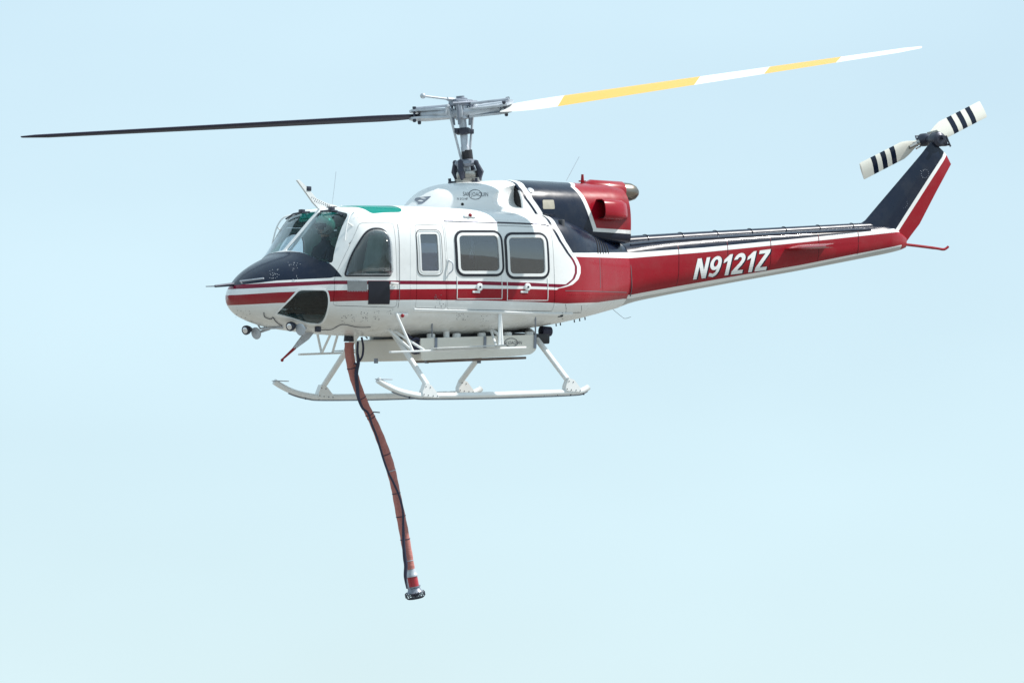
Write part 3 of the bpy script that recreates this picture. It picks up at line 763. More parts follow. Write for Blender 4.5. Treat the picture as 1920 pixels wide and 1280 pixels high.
for s in (-1, 1):
    registration(s, (1301.5, 525), (137, -18), (9, -39), .0025, M_navy, "lettering_outline"); registration(s, (1299, 524), (137, -18), (9, -39), .005, M_white, "registration_lettering")
    lettering("company_lettering", "SAN JOAQUIN", (868, 370), (47, 1), (0, -10), COWL, M_print, cowl, s, bold=0, off=.004)
    lettering("small_lettering", "N 212 HP", (857, 375), (20, 0), (0, -4), COWL, M_print, cowl, s, bold=.01, off=.004)
    b = B(); el = [COWL.S(891 + 12*math.cos(a), 365 + 9*math.sin(a)) for a in [2*math.pi*j/28 for j in range(28)]]
    strip(b, [(q.x, q.z) for q in el], .008, .002, .002, COWL, s, True); b.obj("logo_ring", M_print, cowl)

# fin
pairs = [((1560, 440), (1693, 461)), ((1600, 428), (1698, 455)), ((1622, 413), (1708, 441)), ((1650, 380), (1724, 420)), ((1690, 333), (1754, 362)), ((1728, 288), (1783, 308)), ((1738, 275), (1775, 292)), ((1746, 266), (1768, 283))]
b = B(); rings = []
for i, (l_, t_) in enumerate(pairs):
    a, c = P(*l_), P(*t_); th = (.17, .17, .16, .14, .12, .11, .10, .06)[i]; rg = []
    prof = [(0, 0), (.02, .35), (.08, .68), (.2, .95), (.35, 1), (.6, .8), (.85, .4), (1, .06)]
    for u, t in prof: q = a.lerp(c, u); rg.append((q.x, -th/2*t, q.z))
    for u, t in reversed(prof[1:]): q = a.lerp(c, u); rg.append((q.x, th/2*t, q.z))
    rings.append(rg)
b.loft(rings); fin = b.obj("vertical_fin", M_fin, heli, ang=50)
for cx_, cy_ in ((1734, 326), (1694, 382)):
    b = B()
    for j in range(12):
        q = P(cx_ + 7*math.cos(j*math.pi/6), cy_ + 8*math.sin(j*math.pi/6), -.055); b.ball(q + Vector((0, -.002, 0)), .008, 0, 6, (1, .9, 1))
    b.obj("rivets", M_grey, fin)["kind"] = "stuff"
# elevators and tail skid
for s in (-1, 1):
    b = B(); rings = []
    for yy_, (pa, pb) in ((.12, ((1462, 467), (1545, 460))), (1.15, ((1478, 465), (1548, 459)))):
        a, c = P(pa[0], pa[1], -.2), P(pb[0], pb[1], -.2); prof = [(0, 0), (.05, .5), (.25, 1), (.6, .75), (1, .08)]
        th = .085 if yy_ < .5 else .06; dx = 0.0
        rings.append([(a.x+(c.x-a.x)*u+dx, s*yy_, a.z+(c.z-a.z)*u + th/2*t) for u, t in prof] + [(a.x+(c.x-a.x)*u+dx, s*yy_, a.z+(c.z-a.z)*u - th/2*t) for u, t in reversed(prof[1:])])
    b.loft(rings); b.obj("elevator", M_red, heli)
b = B(); b.tube(smooth_path([P(1685, 457), P(1720, 461), P(1755, 465.5), P(1770, 467.5), P(1778, 462.5)]), [.022]*12 + [.02]*13, 8); b.obj("tail_skid", M_red, heli)

# tail rotor (starboard side of the fin)
TR = P(1732, 262.5, .34)
b = B(); g = P(1757, 262, 0.0); b.lathe(g + Vector((0, -.10, 0)), g + Vector((0, 1, 0)), [(0, .07), (.03, .11), (.16, .12), (.22, .09), (.34, .05), (.46, .05)], 18)
b.box(g + Vector((.09, 0, -.02)), (.15, .12, .15), bev=.02); b.box(g + Vector((.16, -.03, -.07)), (.07, .10, .03), bev=.008); b.ball(g + Vector((.0, -.02, .04)), .085, 0, 14); b.tube([g + Vector((.02, -.16, .03)), g + Vector((.02, .1, .03))], .03, 10); b.tube([g + Vector((.1, -.09, .06)), g + Vector((.19, -.09, -.1))], .015, 6)
gear = b.obj("tail_gearbox", M_dark, heli)
b = B(); b.lathe(TR - Vector((0, .12, 0)), TR + Vector((0, 1, 0)), [(0, .06), (.06, .10), (.16, .10), (.2, .05), (.26, .03)], 16)
trh = b.obj("tail_rotor_hub", M_dark, heli)
t1 = P(1617, 318, .34) - TR; t1 = (P(1842, 203, .34) - P(1616, 319, .34)).normalized()
TRL = (P(1842, 203, .34) - TR).length * 1.02
def trb_paint():
    k = N("tail_rotor_bands"); o = k.xyz(); X = o[0]; m = None
    for a in (.49, .64, .79):
        t = k.mul(k.gt(X, TRL*(a-.038)), k.lt(X, TRL*(a+.038))); m = t if m is None else k.math('MAXIMUM', m, t)
    return finish(k, k.mix(m, (.78, .77, .70), NAVY), grime=False)
M_trb = trb_paint()
for sgn in (1, -1):
    ex = t1 * sgn; ey = Vector((0, 1, 0)); ez = ex.cross(ey)
    # local: x span, y chord (in the rotor plane), z thickness
    ch = ez; nrm_ = ey; b = B(); rings = []
    prof = [(-.5, 0), (-.42, .55), (-.2, 1), (.1, .8), (.5, .06)]
    for t, cw in ((.08, .09), (.14, .12), (.24, .22), (.33, .28), (.7, .275), (.985, .275), (1.0, .26)):
        p = R(14 - 6*t); rg = []
        lst = [(u, v) for u, v in prof] + [(u, -v) for u, v in reversed(prof[1:-1])]
        for u, v in lst:
            y, z = u*cw, v*cw*.07; rg.append((t*TRL, y*math.cos(p)-z*math.sin(p), y*math.sin(p)+z*math.cos(p)))
        rings.append(rg)
    b.loft(rings); o = b.obj("tail_rotor_blade", M_trb, trh, ang=60)
    o.matrix_local = Matrix(((ex.x, ch.x, nrm_.x, TR.x), (ex.y, ch.y, nrm_.y, TR.y + .02), (ex.z, ch.z, nrm_.z, TR.z), (0, 0, 0, 1)))
    b = B(); q = TR + ex*.17 + Vector((0, .02, 0)); b.tube([TR + ex*.05, TR + ex*.30], [.045, .03], 8); b.tube([TR + ex*.1 + ch*.07, TR + ex*.24 + ch*.05 - Vector((0, .08, 0))], .014, 6); b.box(q, (.09, .07, .07), bev=.01); b.obj("blade_grip", M_steel, trh)
    b = B(); b.tube([TR + ex*.15 + Vector((0, -.04, 0)), TR + ex*.05 - ch*.09 + Vector((0, .1, 0)), TR - ex*.05 - ch*.05 + Vector((0, .12, 0))], .012, 6); b.obj("pitch_link", M_dark, trh)

# ------------------------------------------------------------------ main rotor
HUB = P(866, 212, 0); MB = P(878, 345, 0); MA = (HUB - MB).normalized()
b = B(); L = (HUB - MB).length
b.lathe(MB - MA*.1, HUB, [(0, .10), (.25, .10), (.26, .055), (L*.55, .052), (L*.56, .062), (L*.62, .062), (L*.63, .055), (L+.1, .055), (L+.12, .10), (L+.22, .10), (L+.26, .07), (L+.30, .05)], 20)
mast = b.obj("rotor_mast", M_lgrey, heli)
b = B(); c0 = P(878, 338); b.lathe(c0, c0 + MA, [(-.08, .19), (-.02, .20), (.03, .20), (.035, .16), (.09, .17), (.13, .16), (.14, .10)], 24); b.obj("swashplate_base", M_steel, mast)
b = B(); c1 = P(873, 305); b.lathe(c1, c1 + MA, [(-.06, .09), (-.05, .13), (-.01, .16), (.03, .15), (.05, .09)], 20); b.obj("swashplate_ring", M_grey, mast)
for i in range(4):
    a = math.pi/2*i + .55; d = Vector((math.cos(a), math.sin(a), 0))
    b = B(); b.tube([c0 + d*.17, c0 + d*.21 + MA*.12, c1 + d*.17], [.035, .05, .032], 8); b.ball(c1 + d*.17, .04, 0, 8); b.obj("scissor_lever", M_dark, mast)
for i in range(3):
    a = 2.0*i + 2.6; d = Vector((math.cos(a), math.sin(a), 0))
    b = B(); b.box(c0 + d*.24 - MA*.06, (.10, .08, .08), bev=.015); b.tube([c0 + d*.26 - MA*.16, c0 + d*.27 + MA*.02], .022, 8); b.obj("servo_fitting", M_dark, mast)
# blade directions
R0 = 6.78
def tip(px, py, near):
    d = (fwd + rgt*((px-960)/FPX) + upv*((640-py)/FPX)); o = ROOTI @ CAM; dl = (ROOTI.to_3x3() @ d).normalized(); oc = o - HUB
    bq = oc.dot(dl); disc = bq*bq - (oc.dot(oc) - R0*R0); t = -bq - math.sqrt(max(disc, 0)) if near else -bq + math.sqrt(max(disc, 0))
    return o + dl*t
TIPS = [(tip(1727, 89, True), 'aft'), (tip(42, 257, False), 'fore')]
b = B()
dirs = [(t - HUB) for t, _ in TIPS]
bd = [d.normalized() for d in dirs]
def frame(d):
    ex = d.normalized(); ey = Vector((0, 0, 1)).cross(ex).normalized(); ez = ex.cross(ey); return ex, ey, ez
def blade_paint():
    k = N("blade_bands"); o = k.xyz(); X = o[0]; Y = o[1]; m = None
    def sp(px): return (px - 866) / (1727 - 866) * R0
    for a, c in ((1060, 1317), (1447, 1580)):
        t = k.mul(k.gt(X, sp(a)), k.lt(X, sp(c))); m = t if m is None else k.math('MAXIMUM', m, t)
    return finish(k, k.mix(m, (.80, .80, .78), (.78, .46, .09)), 0.35, 0.1, grime=False)
M_btop = blade_paint(); M_bund = plain("black_blade_underside", (.010, .009, .034), 0.7)
hubb = B(); ex, ey, ez = frame(bd[0])
hub_rot = Matrix((ex, ey, ez)).transposed()
hubb.box(HUB, (.50, .20, .11), rot=hub_rot, bev=.04)
hubb.lathe(HUB - ez*.09, HUB + ez, [(0, .10), (.2, .10), (.24, .07)], 18)
for s in (-1, 1):
    hubb.box(HUB + ey*.12*s + ez*.05, (.09, .035, .26), rot=hub_rot, bev=.012)
hub = hubb.obj("rotor_hub", M_lgrey, mast)
PITCH = {'aft': (22, 10), 'fore': (4.5, -.8)}
for d, (tp, nm) in zip(dirs, TIPS):
    ex, ey, ez = frame(d); Ltip = d.length; b = B(); rings = []
    prof = [(.25, 0), (.235, .35), (.18, .75), (.06, 1), (-.12, .85), (-.4, .42), (-.75, .03)]     # y towards the leading edge, chord fractions
    ms = []
    for i in range(26):
        t = i/25; x = .62 + (Ltip - .62)*t; p0, p1 = PITCH[nm]; p = R(p0 + (p1 - p0)*t); chd = .56 if i > 0 else .5
        chd *= 1 if t < .97 else (.92 if t < 1 else .55)
        if t < .10: chd *= .62 + 3.8*t
        rg = []; sag = 0.0
        for u, v in prof + [(u_, -v_) for u_, v_ in reversed(prof[1:-1])]:
            y, z = u*chd, v*chd*.042; yy_ = y*math.cos(p) - z*math.sin(p) ; rg.append((x, yy_, y*math.sin(p) + z*math.cos(p) + sag))
        rings.append(rg)
    b.loft(rings)
    for fi, f in enumerate(b.F[:-2]):
        b.M[fi] = 0 if 2 <= (fi % 12) < 6 else 1
    o = b.obj("main_rotor_blade", [M_btop, M_bund], hub, ang=60)
    o.matrix_local = Matrix(((ex.x, ey.x, ez.x, HUB.x), (ex.y, ey.y, ez.y, HUB.y), (ex.z, ey.z, ez.z, HUB.z), (0, 0, 0, 1)))
    rr = Matrix((ex, ey, ez)).transposed() @ Matrix.Rotation(R(PITCH[nm][0]*.8), 3, 'X')
    ly = rr @ Vector((0, 1, 0)); lz = rr @ Vector((0, 0, 1))
    b = B(); poly = [(.12, .08), (.34, .12), (.60, .17), (.72, .14), (.78, .05), (.78, -.05), (.72, -.14), (.60, -.17), (.34, -.12), (.12, -.08)]
    b.prism([HUB + ex*u + ly*v for u, v in poly], -lz*.07, -lz*.04); b.prism([HUB + ex*u + ly*v for u, v in poly], lz*.04, lz*.07)
    b.box(HUB + ex*.36, (.48, .22, .09), rot=rr, bev=.03)
    gp_ = b.obj("blade_grip", M_lgrey, hub)
    for v in (-.12, .12):
        b = B(); q = HUB + ex*.68 + ly*v; b.lathe(q - lz*.115, q + lz, [(0, .018), (.015, .026), (.04, .026), (.045, .018), (.19, .018), (.195, .028), (.225, .028)], 10); b.obj("blade_bolt", M_dark, hub)
    b = B(); q = HUB + ex*.15 + ly*.20 + lz*.08; b.tube([HUB + ex*.2 + ly*.08, q], .035, 8); b.obj("pitch_horn", M_lgrey, hub)
    b = B(); e_ = (c1 + (q - c1)*Vector((1, 1, 0)).length*0) ; e_ = c1 + Vector(((q - HUB).x*.3, (q - HUB).y*.7, .02)); b.tube([e_, q], .018, 8); b.ball(e_, .03, 0, 8); b.ball(q, .032, 0, 8); b.obj("pitch_link", M_lgrey, mast)
    b = B(); q = HUB + ex*.62 + ly*.03 + lz*.1; b.tube([HUB + ex*.16 + lz*.12, q + ex*.1], .02, 8); b.obj("drag_brace", M_lgrey, hub)
# damper bar above the hub
b = B(); q0, q1 = P(793, 180, 0), P(945, 199, 0); b.tube([q0, q0.lerp(q1, .3), q0.lerp(q1, .7), q1], .017, 8); b.ball(q0, .042, 0, 12); b.ball(q1, .03, 0, 10); b.tube([q0.lerp(q1, .3), q0.lerp(q1, .62)], .03, 8); b.obj("damper_bar", M_lgrey, hub)
b = B(); q = P(864, 193); b.box(q, (.30, .22, .10), bev=.02); b.lathe(q, q + MA, [(-.1, .10), (.06, .10), (.07, .06), (.1, .06)], 14); b.tube([q + Vector((-.2, -.1, -.02)), q + Vector((.2, -.12, .02))], .02, 8); b.obj("hub_cap", M_grey, hub)
for dx, dy in ((-.12, -.10), (.10, -.10), (-.1, .1), (.12, .1)):
    b = B(); q = P(864, 196) + Vector((dx, dy, 0)); b.tube([q + Vector((0, 0, .04)), P(866, 235) + Vector((dx*.8, dy*.9, 0))], .022, 8); b.obj("hub_strut", M_grey, hub)
b = B(); q = P(868, 246); b.lathe(q, q + MA, [(-.05, .08), (-.03, .11), (.03, .11), (.05, .08)], 16); b.box(q + Vector((.1, -.02, 0)), (.12, .06, .07), bev=.01); b.box(q + Vector((-.13, -.02, 0)), (.06, .05, .07), bev=.01); b.obj("mast_collar", M_dark, mast)
b = B(); q = P(876, 293); b.lathe(q - MA*.07, q + MA, [(0, .085), (.16, .08)], 16); b.obj("mast_boot", M_black, mast)

# ------------------------------------------------------------------ skid gear
YS = 1.46
near_path = [(708, 712), (722, 721), (745, 732), (772, 739), (800, 741.5), (900, 740.5), (1000, 737.5), (1080, 734), (1096, 730), (1103, 725)]
sk_pts = smooth_path([P(a, c, -YS) for a, c in near_path], 5)
for s in (-1, 1):
    b = B(); b.tube([Vector((p.x, s*YS, p.z)) for p in sk_pts], .043, 14); skid = b.obj("skid_tube", M_white, heli)
    p = sk_pts[0]; b = B(); b.box((p.x + .10, s*YS, p.z + .012), (.24, .09, .012), bev=.004); b.obj("skid_toe_plate", M_lgrey, skid)
    b = B(); rp = [Vector((p.x, s*YS, p.z - .052)) for p in sk_pts[8:44]]; b.tube(rp, .02, 6, flat=.4); b.obj("skid_shoe", M_grey, skid)
    for i in range(14):
        p = sk_pts[14].lerp(sk_pts[38], i/13); b = B(); b.lathe((p.x, s*YS - .02, p.z - .065), (p.x, s*YS - .02, p.z), [(0, .008), (.02, .014)], 6); b.obj("shoe_bolt", M_dark, skid)
    for cx_, cy_ in ((800, 722), (1068, 712)):
        c = P(cx_, cy_, -YS); c.y = s*YS
        b = B(); b.prism([c + Vector(v) for v in ((-.09, 0, -.155), (.17, 0, -.17), (.17, 0, -.13), (.05, 0, .0), (-.04, 0, .03), (-.09, 0, -.09))], (0, -.052, 0), (0, .052, 0)); sd = b.obj("skid_saddle", M_white, heli)
        b = B()
        for u, v in ((-.07, -.13), (0, -.14), (.08, -.145), (.15, -.15), (-.04, -.02), (.03, -.03)): b.ball(c + Vector((u, s*.052, v)), .009, 0, 6); b.ball(c + Vector((u, -s*.052, v)), .009, 0, 6)
        b.obj("rivets", M_dark, sd)["kind"] = "stuff"
for (a0, a1, a2) in (((801, 722), (770, 662), (752, 622)), ((1064, 712), (1018, 650), (1003, 622))):
    q0, q1 = P(*a0, -YS), P(*a1, -1.02); z2 = P(*a2, -.55).z; xq = q0.x; q1.x = xq
    e_ = Vector((xq, -.60, P(a2[0], 634, -.6).z)); half = [q0, q0.lerp(e_, .5), e_, Vector((xq, -.44, e_.z + .10)), Vector((xq, -.25, e_.z + .13))]
    full = smooth_path(half, 5); full = full + [Vector((p.x, -p.y, p.z)) for p in reversed(full)]
    b = B(); b.tube(full, .042, 12); b.obj("cross_tube", M_white, heli)

# step boards
for s in (-1, 1):
    def Q(px, py, y=1.28): q = P(px, py, -y); q.y = s*y; return q
    b = B(); b.box((Q(731, 660) + Q(985, 651))/2, ((Q(985, 651) - Q(731, 660)).length, .07, .03), rot=Matrix.Rotation(-math.atan2((Q(985, 651)-Q(731, 660)).z, (Q(985, 651)-Q(731, 660)).x), 3, 'Y'), bev=.008); st = b.obj("cabin_step", M_white, heli)
    b = B(); c0_, c1_ = Q(812, 656, 1.34), Q(942, 650, 1.34); b.box((c0_+c1_)/2 + Vector((0, 0, .022)), ((c1_-c0_).length, .20, .018), rot=Matrix.Rotation(-math.atan2((c1_-c0_).z, (c1_-c0_).x), 3, 'Y'), bev=.004); b.obj("step_tread", M_step, st)
    for (a, ya), (c, yc) in ((((774, 658), 1.28), ((743, 588), 1.16)), (((774, 658), 1.28), ((724, 614), .75)), (((795, 656), 1.28), ((735, 618), .75)), (((936, 648), 1.28), ((936, 584), 1.22)), (((942, 648), 1.28), ((938, 584), 1.22)), (((930, 648), 1.28), ((921, 620), .9))):
        b = B(); b.tube([Q(*a, ya), Q(*c, yc)], .019, 8); b.obj("step_strut", M_white, st)

# ------------------------------------------------------------------ belly tank
TY = .92
tk = [P(788, 634, -TY), P(1006, 627, -TY), P(1006, 655, -TY), P(996, 664, -TY), P(960, 668, -TY), P(790, 676, -TY)]
poly = [(q.x, q.z) for q in tk]
b = B(); rings = []
for yy_, dz in ((-TY, 0), (-TY*.999, 0), (TY*.999, 0), (TY, 0)):
    k_ = .985 if abs(yy_) == TY else 1; cx = sum(p[0] for p in poly)/6; cz = sum(p[1] for p in poly)/6
    rings.append([(cx + (p.x-cx)*k_, yy_ * (1.006 if k_ < 1 else 1), cz + (p.y-cz)*k_) for p in rnd(poly, .04, 3)])
b.loft(rings); tank = b.obj("belly_tank", M_cream, heli)
for s in (-1, 1):
    for px in (817, 909, 1003):
        a, c = P(px, 633 - (px-817)*.028, -TY-.008), P(px, 658 - (px-817)*.028, -TY-.008); b = B(); b.box(((a.x+c.x)/2, s*(TY+.008), (a.z+c.z)/2), (.04, .022, a.z-c.z)); b.obj("tank_strap", M_grey, tank)
    for px in (808, 856, 903, 952, 992):
        q = P(px, 630 - (px-817)*.022, -TY+.12); b = B(); b.lathe((q.x, s*(TY-.12), q.z - .03), (q.x, s*(TY-.12), q.z + 1), [(0, .06), (.055, .06), (.065, .05)], 14); b.obj("vent_cap", M_white, tank)
    for px, t in ((810, 582), (1004, 586)):
        b = B(); q0, q1 = P(px, 631 - (px-817)*.02, -TY+.02), P(px, t, -1.18); b.tube([Vector((q0.x, s*(TY-.02), q0.z)), Vector((q1.x, s*1.18, q1.z))], .011, 8); b.ball(Vector((q1.x, s*1.18, q1.z)), .022, 0, 8); b.obj("hanger_rod", M_grey, tank)
    b = B(); p0 = P(837, 630, -.80); b.tube(smooth_path([Vector((p0.x, s*.8, p0.z - .03)), Vector((p0.x, s*.8, p0.z + .10)), Vector((p0.x + .02, s*.83, p0.z + .16)), Vector((p0.x + .07, s*.9, p0.z + .18)), Vector((p0.x + .085, s*.93, p0.z + .18))], 4), .045, 12); vp = b.obj("vent_pipe", M_white, tank)
    b = B(); q = Vector((p0.x + .085, s*.932, p0.z + .18)); b.lathe(q, q + Vector((.06, s*.1, 0)), [(-.004, .036), (.006, .036)], 12); b.obj("pipe_opening", M_hole, vp)
    b = B(); p0 = P(921, 622, -.85); b.tube(smooth_path([Vector((p0.x - .05, s*.80, p0.z + .03)), Vector((p0.x + .02, s*.84, p0.z + .02)), Vector((p0.x + .08, s*.94, p0.z - .06)), Vector((p0.x + .1, s*.95, p0.z - .18))], 5), .024, 10); b.obj("fill_pipe", M_white, tank)
    lettering("company_lettering", "SAN JOAQUIN", (938, 648), (40, -1), (0, -8), TY, M_print, tank, s, bold=0, off=.009)
    b = B(); b.tube([Vector((q.x, s*(TY + .009), q.z)) for q in [P(958 + 12*math.cos(a), 642 + 8*math.sin(a), -TY) for a in [2*math.pi*j/28 for j in range(29)]]], .005, 4, caps=False); b.obj("logo_ring", M_print, tank)
# keel fittings, pump and hoses at the tank's front
b = B(); q0, q1 = P(792, 678, -.5), P(970, 671, -.5); b.box((q0 + q1)/2, ((q1-q0).length, .5, .035), rot=Matrix.Rotation(-math.atan2((q1-q0).z, (q1-q0).x), 3, 'Y'), bev=.01); b.obj("dump_door", plain("brown_door_seal", (.20, .16, .15), .6), tank)
for px in (705, 800, 898):
    b = B(); q = P(px, 677 if px < 900 else 673, -.1 if px < 750 else -.6); b.lathe(q + Vector((0, 0, -.03)), q + Vector((0, 0, 1)), [(0, .03), (.07, .03)], 10); b.obj("door_hinge", M_grey, tank)
b = B(); c = P(778, 648, -.85)
for i in range(5): b.tube([c + Vector((.09*math.cos(a) + .012*i, -.02 + .03*i - .02, .10*math.sin(a))) for a in [2*math.pi*j/16 for j in range(17)]], .022, 8, caps=False)
b.box(c, (.14, .10, .12), bev=.03); b.tube(smooth_path([c + Vector((-.05, 0, .1)), c + Vector((-.12, .1, .2)), c + Vector((.1, .2, .24))]), .02, 8)
b.obj("hydraulic_coil", M_line, tank)
b = B(); q = P(1024, 621, -.35); b.lathe(q - Vector((.10, 0, 0)), q + Vector((1, 0, 0)), [(0, .055), (.01, .075), (.17, .07), (.18, .05)], 16); b.obj("drain_horn", M_line, heli)
b = B(); q = P(765, 627, 0); b.box((q.x + .9, 0, BODY.sec(0)[1] - .04), (2.2, 1.3, .14), bev=.02); b.obj("tank_mount", M_black, tank)

# ------------------------------------------------------------------ nose fittings
b = B(); b.tube([P(386, 537), P(405, 536.5)], [.006, .008], 8); b.tube([P(403, 536.5), P(438, 533)], [.018, .026], 10); b.obj("pitot_tube", M_dark, heli)
b = B(); a, c = BODY.S(447, 532), BODY.S(497, 526); b.tube([BODY.on(a.x, a.z, -1, .05), BODY.on(c.x, c.z, -1, .06)], .012, 8); b.tube([BODY.on(a.x, a.z, -1, .0), BODY.on(a.x, a.z, -1, .05)], .01, 6); b.obj("nose_blade_antenna", M_lgrey, heli)
# upper wire cutter
b = B(); yw = 0
pl = [P(*t) for t in ((556, 338), (560, 337), (575, 352), (592, 372), (612, 381), (640, 389), (640, 396), (598, 393), (586, 380), (572, 360))]
b.prism(pl, (0, -.022, 0), (0, .022, 0)); wc = b.obj("wire_cutter", M_white, heli, smooth=False)
b = B(); b.box(P(578, 354), (.08, .06, .07), bev=.012); b.obj("cutter_jaw", M_dark, wc)
b = B(); pl = [P(*t) for t in ((536, 482), (540, 476), (606, 394), (600, 391))]; b.prism(pl, (-.01, -.03, 0), (-.01, .03, 0)); b.obj("cutter_deflector", M_white, wc, smooth=False)
b = B()
for i in range(14): b.ball(P(585 + i*3.6, 370 + i*1.7, -.022), .007, 0, 6); b.ball(P(590 + i*3.4, 377 + i*1.3, -.022), .007, 0, 6)
b.obj("rivets", M_dark, wc)["kind"] = "stuff"
# lower wire cutter
b = B(); pl = [P(*t) for t in ((575, 618), (592, 618), (578, 636), (552, 655), (549, 653), (556, 643))]; b.prism(pl, (0, -.02, 0), (0, .02, 0)); lw = b.obj("lower_wire_cutter", M_lgrey, heli, smooth=False)
b = B(); b.tube([P(553, 652), P(530, 673)], [.024, .014], 8); b.ball(P(529, 675), .024, 0, 10); b.obj("red_cutter_tip", M_red, lw)
# search lamps
for (lx, ly_, yy_) in ((464, 618, .55), (547, 611, -.62)):
    c = P(lx, ly_, yy_); dr = Vector((-1, -.35, -.25)).normalized()
    b = B(); b.lathe(c + dr*.055, c - dr, [(0, .062), (.01, .068), (.05, .066), (.10, .045), (.13, .02)], 18); lam = b.obj("search_lamp", M_dark, heli)
    b = B(); b.lathe(c + dr*.047, c + dr, [(0, .055), (.006, .05), (.016, .03)], 16); b.obj("lamp_lens", plain("lamp_reflector", (.8, .8, .82), .15, .9), lam)
    b = B(); k_ = c + Vector((.09, -.09, -.05)); b.lathe(k_ - dr*.01, k_ + dr, [(0, .085), (.012, .088), (.02, .08)], 18); b.obj("lamp_disc", M_lgrey, lam)
    b = B(); b.tube([c - dr*.08, k_, Vector((c.x + .3, c.y*.8, BODY.sec(c.x + .3)[1] + .02))], .02, 8); b.obj("lamp_arm", M_lgrey, lam)
b = B(); b.tube([P(488, 616, 0.3), P(530, 614, -.3)], .016, 8); b.tube([P(488, 616, .3), P(478, 598, .2)], .012, 6); b.tube([P(490, 616, .3), P(511, 608, 0)], .012, 6); b.obj("lamp_bracket", M_lgrey, heli)
b = B(); pts = [BODY.S(*t) for t in ((495, 585), (497, 593), (508, 597), (512, 594), (518, 602), (529, 610))]; b.tube(smooth_path([BODY.on(q.x, q.z, -1, .012) for q in pts]), .006, 6); b.obj("lamp_cable", M_dark, heli)
b = B(); pts = [BODY.S(*t) for t in ((600, 617), (622, 616), (642, 607), (670, 612), (695, 612))]; b.tube(smooth_path([BODY.on(q.x, q.z, -1, .012) for q in pts]), .005, 6); b.obj("belly_cable", M_dark, heli)
b = B(); q = BODY.S(596, 613); b.box(BODY.on(q.x, q.z, -1, .03), (.08, .06, .08), bev=.01); b.obj("cable_box", M_dark, heli)
# wiper arms along the head of each windshield, stand-off post rail
def front(y, z, off=0.0):
    a, c = -4.05, -1.9
    for _ in range(30):
        m_ = (a + c) / 2
        zt = BODY.sec(m_)[0]
        if z < zt and BODY.y(m_, z) > abs(y): c = m_
        else: a = m_
    return Vector((c - off * .75, y, z + off * .6))
for s in (-1, 1):
    b = B(); b.tube([front(s*.16, 1.435, .03), front(s*.4, 1.44, .03), front(s*.62, 1.42, .035), front(s*.80, 1.36, .03)], .014, 6); b.box(front(s*.42, 1.455, .03), (.07, .09, .06), bev=.012); b.obj("wiper_arm", M_dark, heli)
    b = B(); pts = [front(s*.90, 1.43, .02), front(s*.96, 1.36, .07), front(s*1.0, 1.22, .08), front(s*1.03, 1.0, .03)]
    b.tube(smooth_path(pts), .011, 8); b.tube([pts[2], front(s*1.02, 1.22, -.03)], .012, 6); b.obj("post_rail", M_white, heli)
# red-dot brackets
for (px, py, w_) in ((880, 407, 22), (753, 589, 14)):
    q = BODY.S(px, py); b = B(); strip(b, dens([(q.x - .09, q.z), (q.x + .09, q.z)], .03), .03, .01, .02); br = b.obj("light_bracket", M_white, heli)
    b = B(); b.ball(BODY.on(q.x, q.z, -1, .035), .028, 0, 10); b.obj("red_position_light", M_red, br)
# hood rivets
b = B()
for i in range(46):
    px, py = random.choice([(505 + random.random()*18, 505 + random.random()*18), (540 + random.random()*28, 492 + random.random()*6 + 0), (545 + random.random()*14, 500 + random.random()*28)])
    q = BODY.S(px, py); b.ball(BODY.on(q.x, q.z, -1, .0), .006, 0, 6)
b.obj("rivets", M_lgrey, fus)["kind"] = "stuff"
b = B()      # stone chips low on the side
for (x0, x1, y0, y1, n_) in ((676, 690, 584, 603, 26), (700, 712, 583, 600, 16), (640, 668, 588, 606, 26), (815, 832, 552, 578, 26), (855, 880, 583, 600, 22), (900, 920, 590, 612, 16), (722, 738, 580, 592, 12), (440, 470, 582, 598, 16)):
    for i in range(n_):
        q = BODY.S(x0 + (x1-x0)*random.random(), y0 + (y1-y0)*random.random()); r_ = .004 + .005*random.random()**2
        nv = BODY.nrm(q.x, q.z); c = BODY.on(q.x, q.z); b.lathe(c - nv*.004, c + nv, [(0, r_), (.006, r_*.8)], 6)
b.obj("stone_chips", M_print, fus)["kind"] = "stuff"
b = B()      # rivet lines on the boom, same paint, relief only
for i in range(105):
    x = 2.55 + i * .047; sc_ = BOOM.sec(x)
    for z in (sc_[0] - .09, sc_[2] - .62*(sc_[2] - sc_[1])): b.ball(BOOM.on(x, z, -1, .001), .006, 0, 6)
b.obj("rivets", M_boom, boom)["kind"] = "stuff"
b = B()
for (x0, y0, x1, y1, n_) in ((632, 580, 1070, 592, 90), (632, 540, 632, 574, 10), (747, 422, 748, 575, 36), (770, 424, 771, 578, 36), (1045, 432, 1078, 484, 16), (1128, 486, 1130, 545, 18), (1065, 552, 1174, 553, 30), (1040, 500, 1042, 582, 18), (440, 577, 520, 573, 22), (665, 408, 1010, 414, 60)):
    for i in range(n_):
        t = i / (n_ - 1); q = BODY.S(x0 + (x1-x0)*t, y0 + (y1-y0)*t); b.ball(BODY.on(q.x, q.z, -1, .001), .0055, 0, 6)
b.obj("rivets", M_body, fus)["kind"] = "stuff"
# bottom antennas
for px in (1042, 1050, 1076, 1086, 1096):
    b = B(); x = xx(px, 603); z = BODY.sec(x)[1]; b.tube([(x, 0, z + .03), (x + .01, 0, z - .06)], .010, 6); b.obj("belly_antenna", M_dark, heli)
b = B(); b.tube(smooth_path([P(1147, 578), P(1165, 593), P(1172, 597), P(1183, 594)]), .004, 6); b.obj("trailing_antenna", M_lgrey, heli)

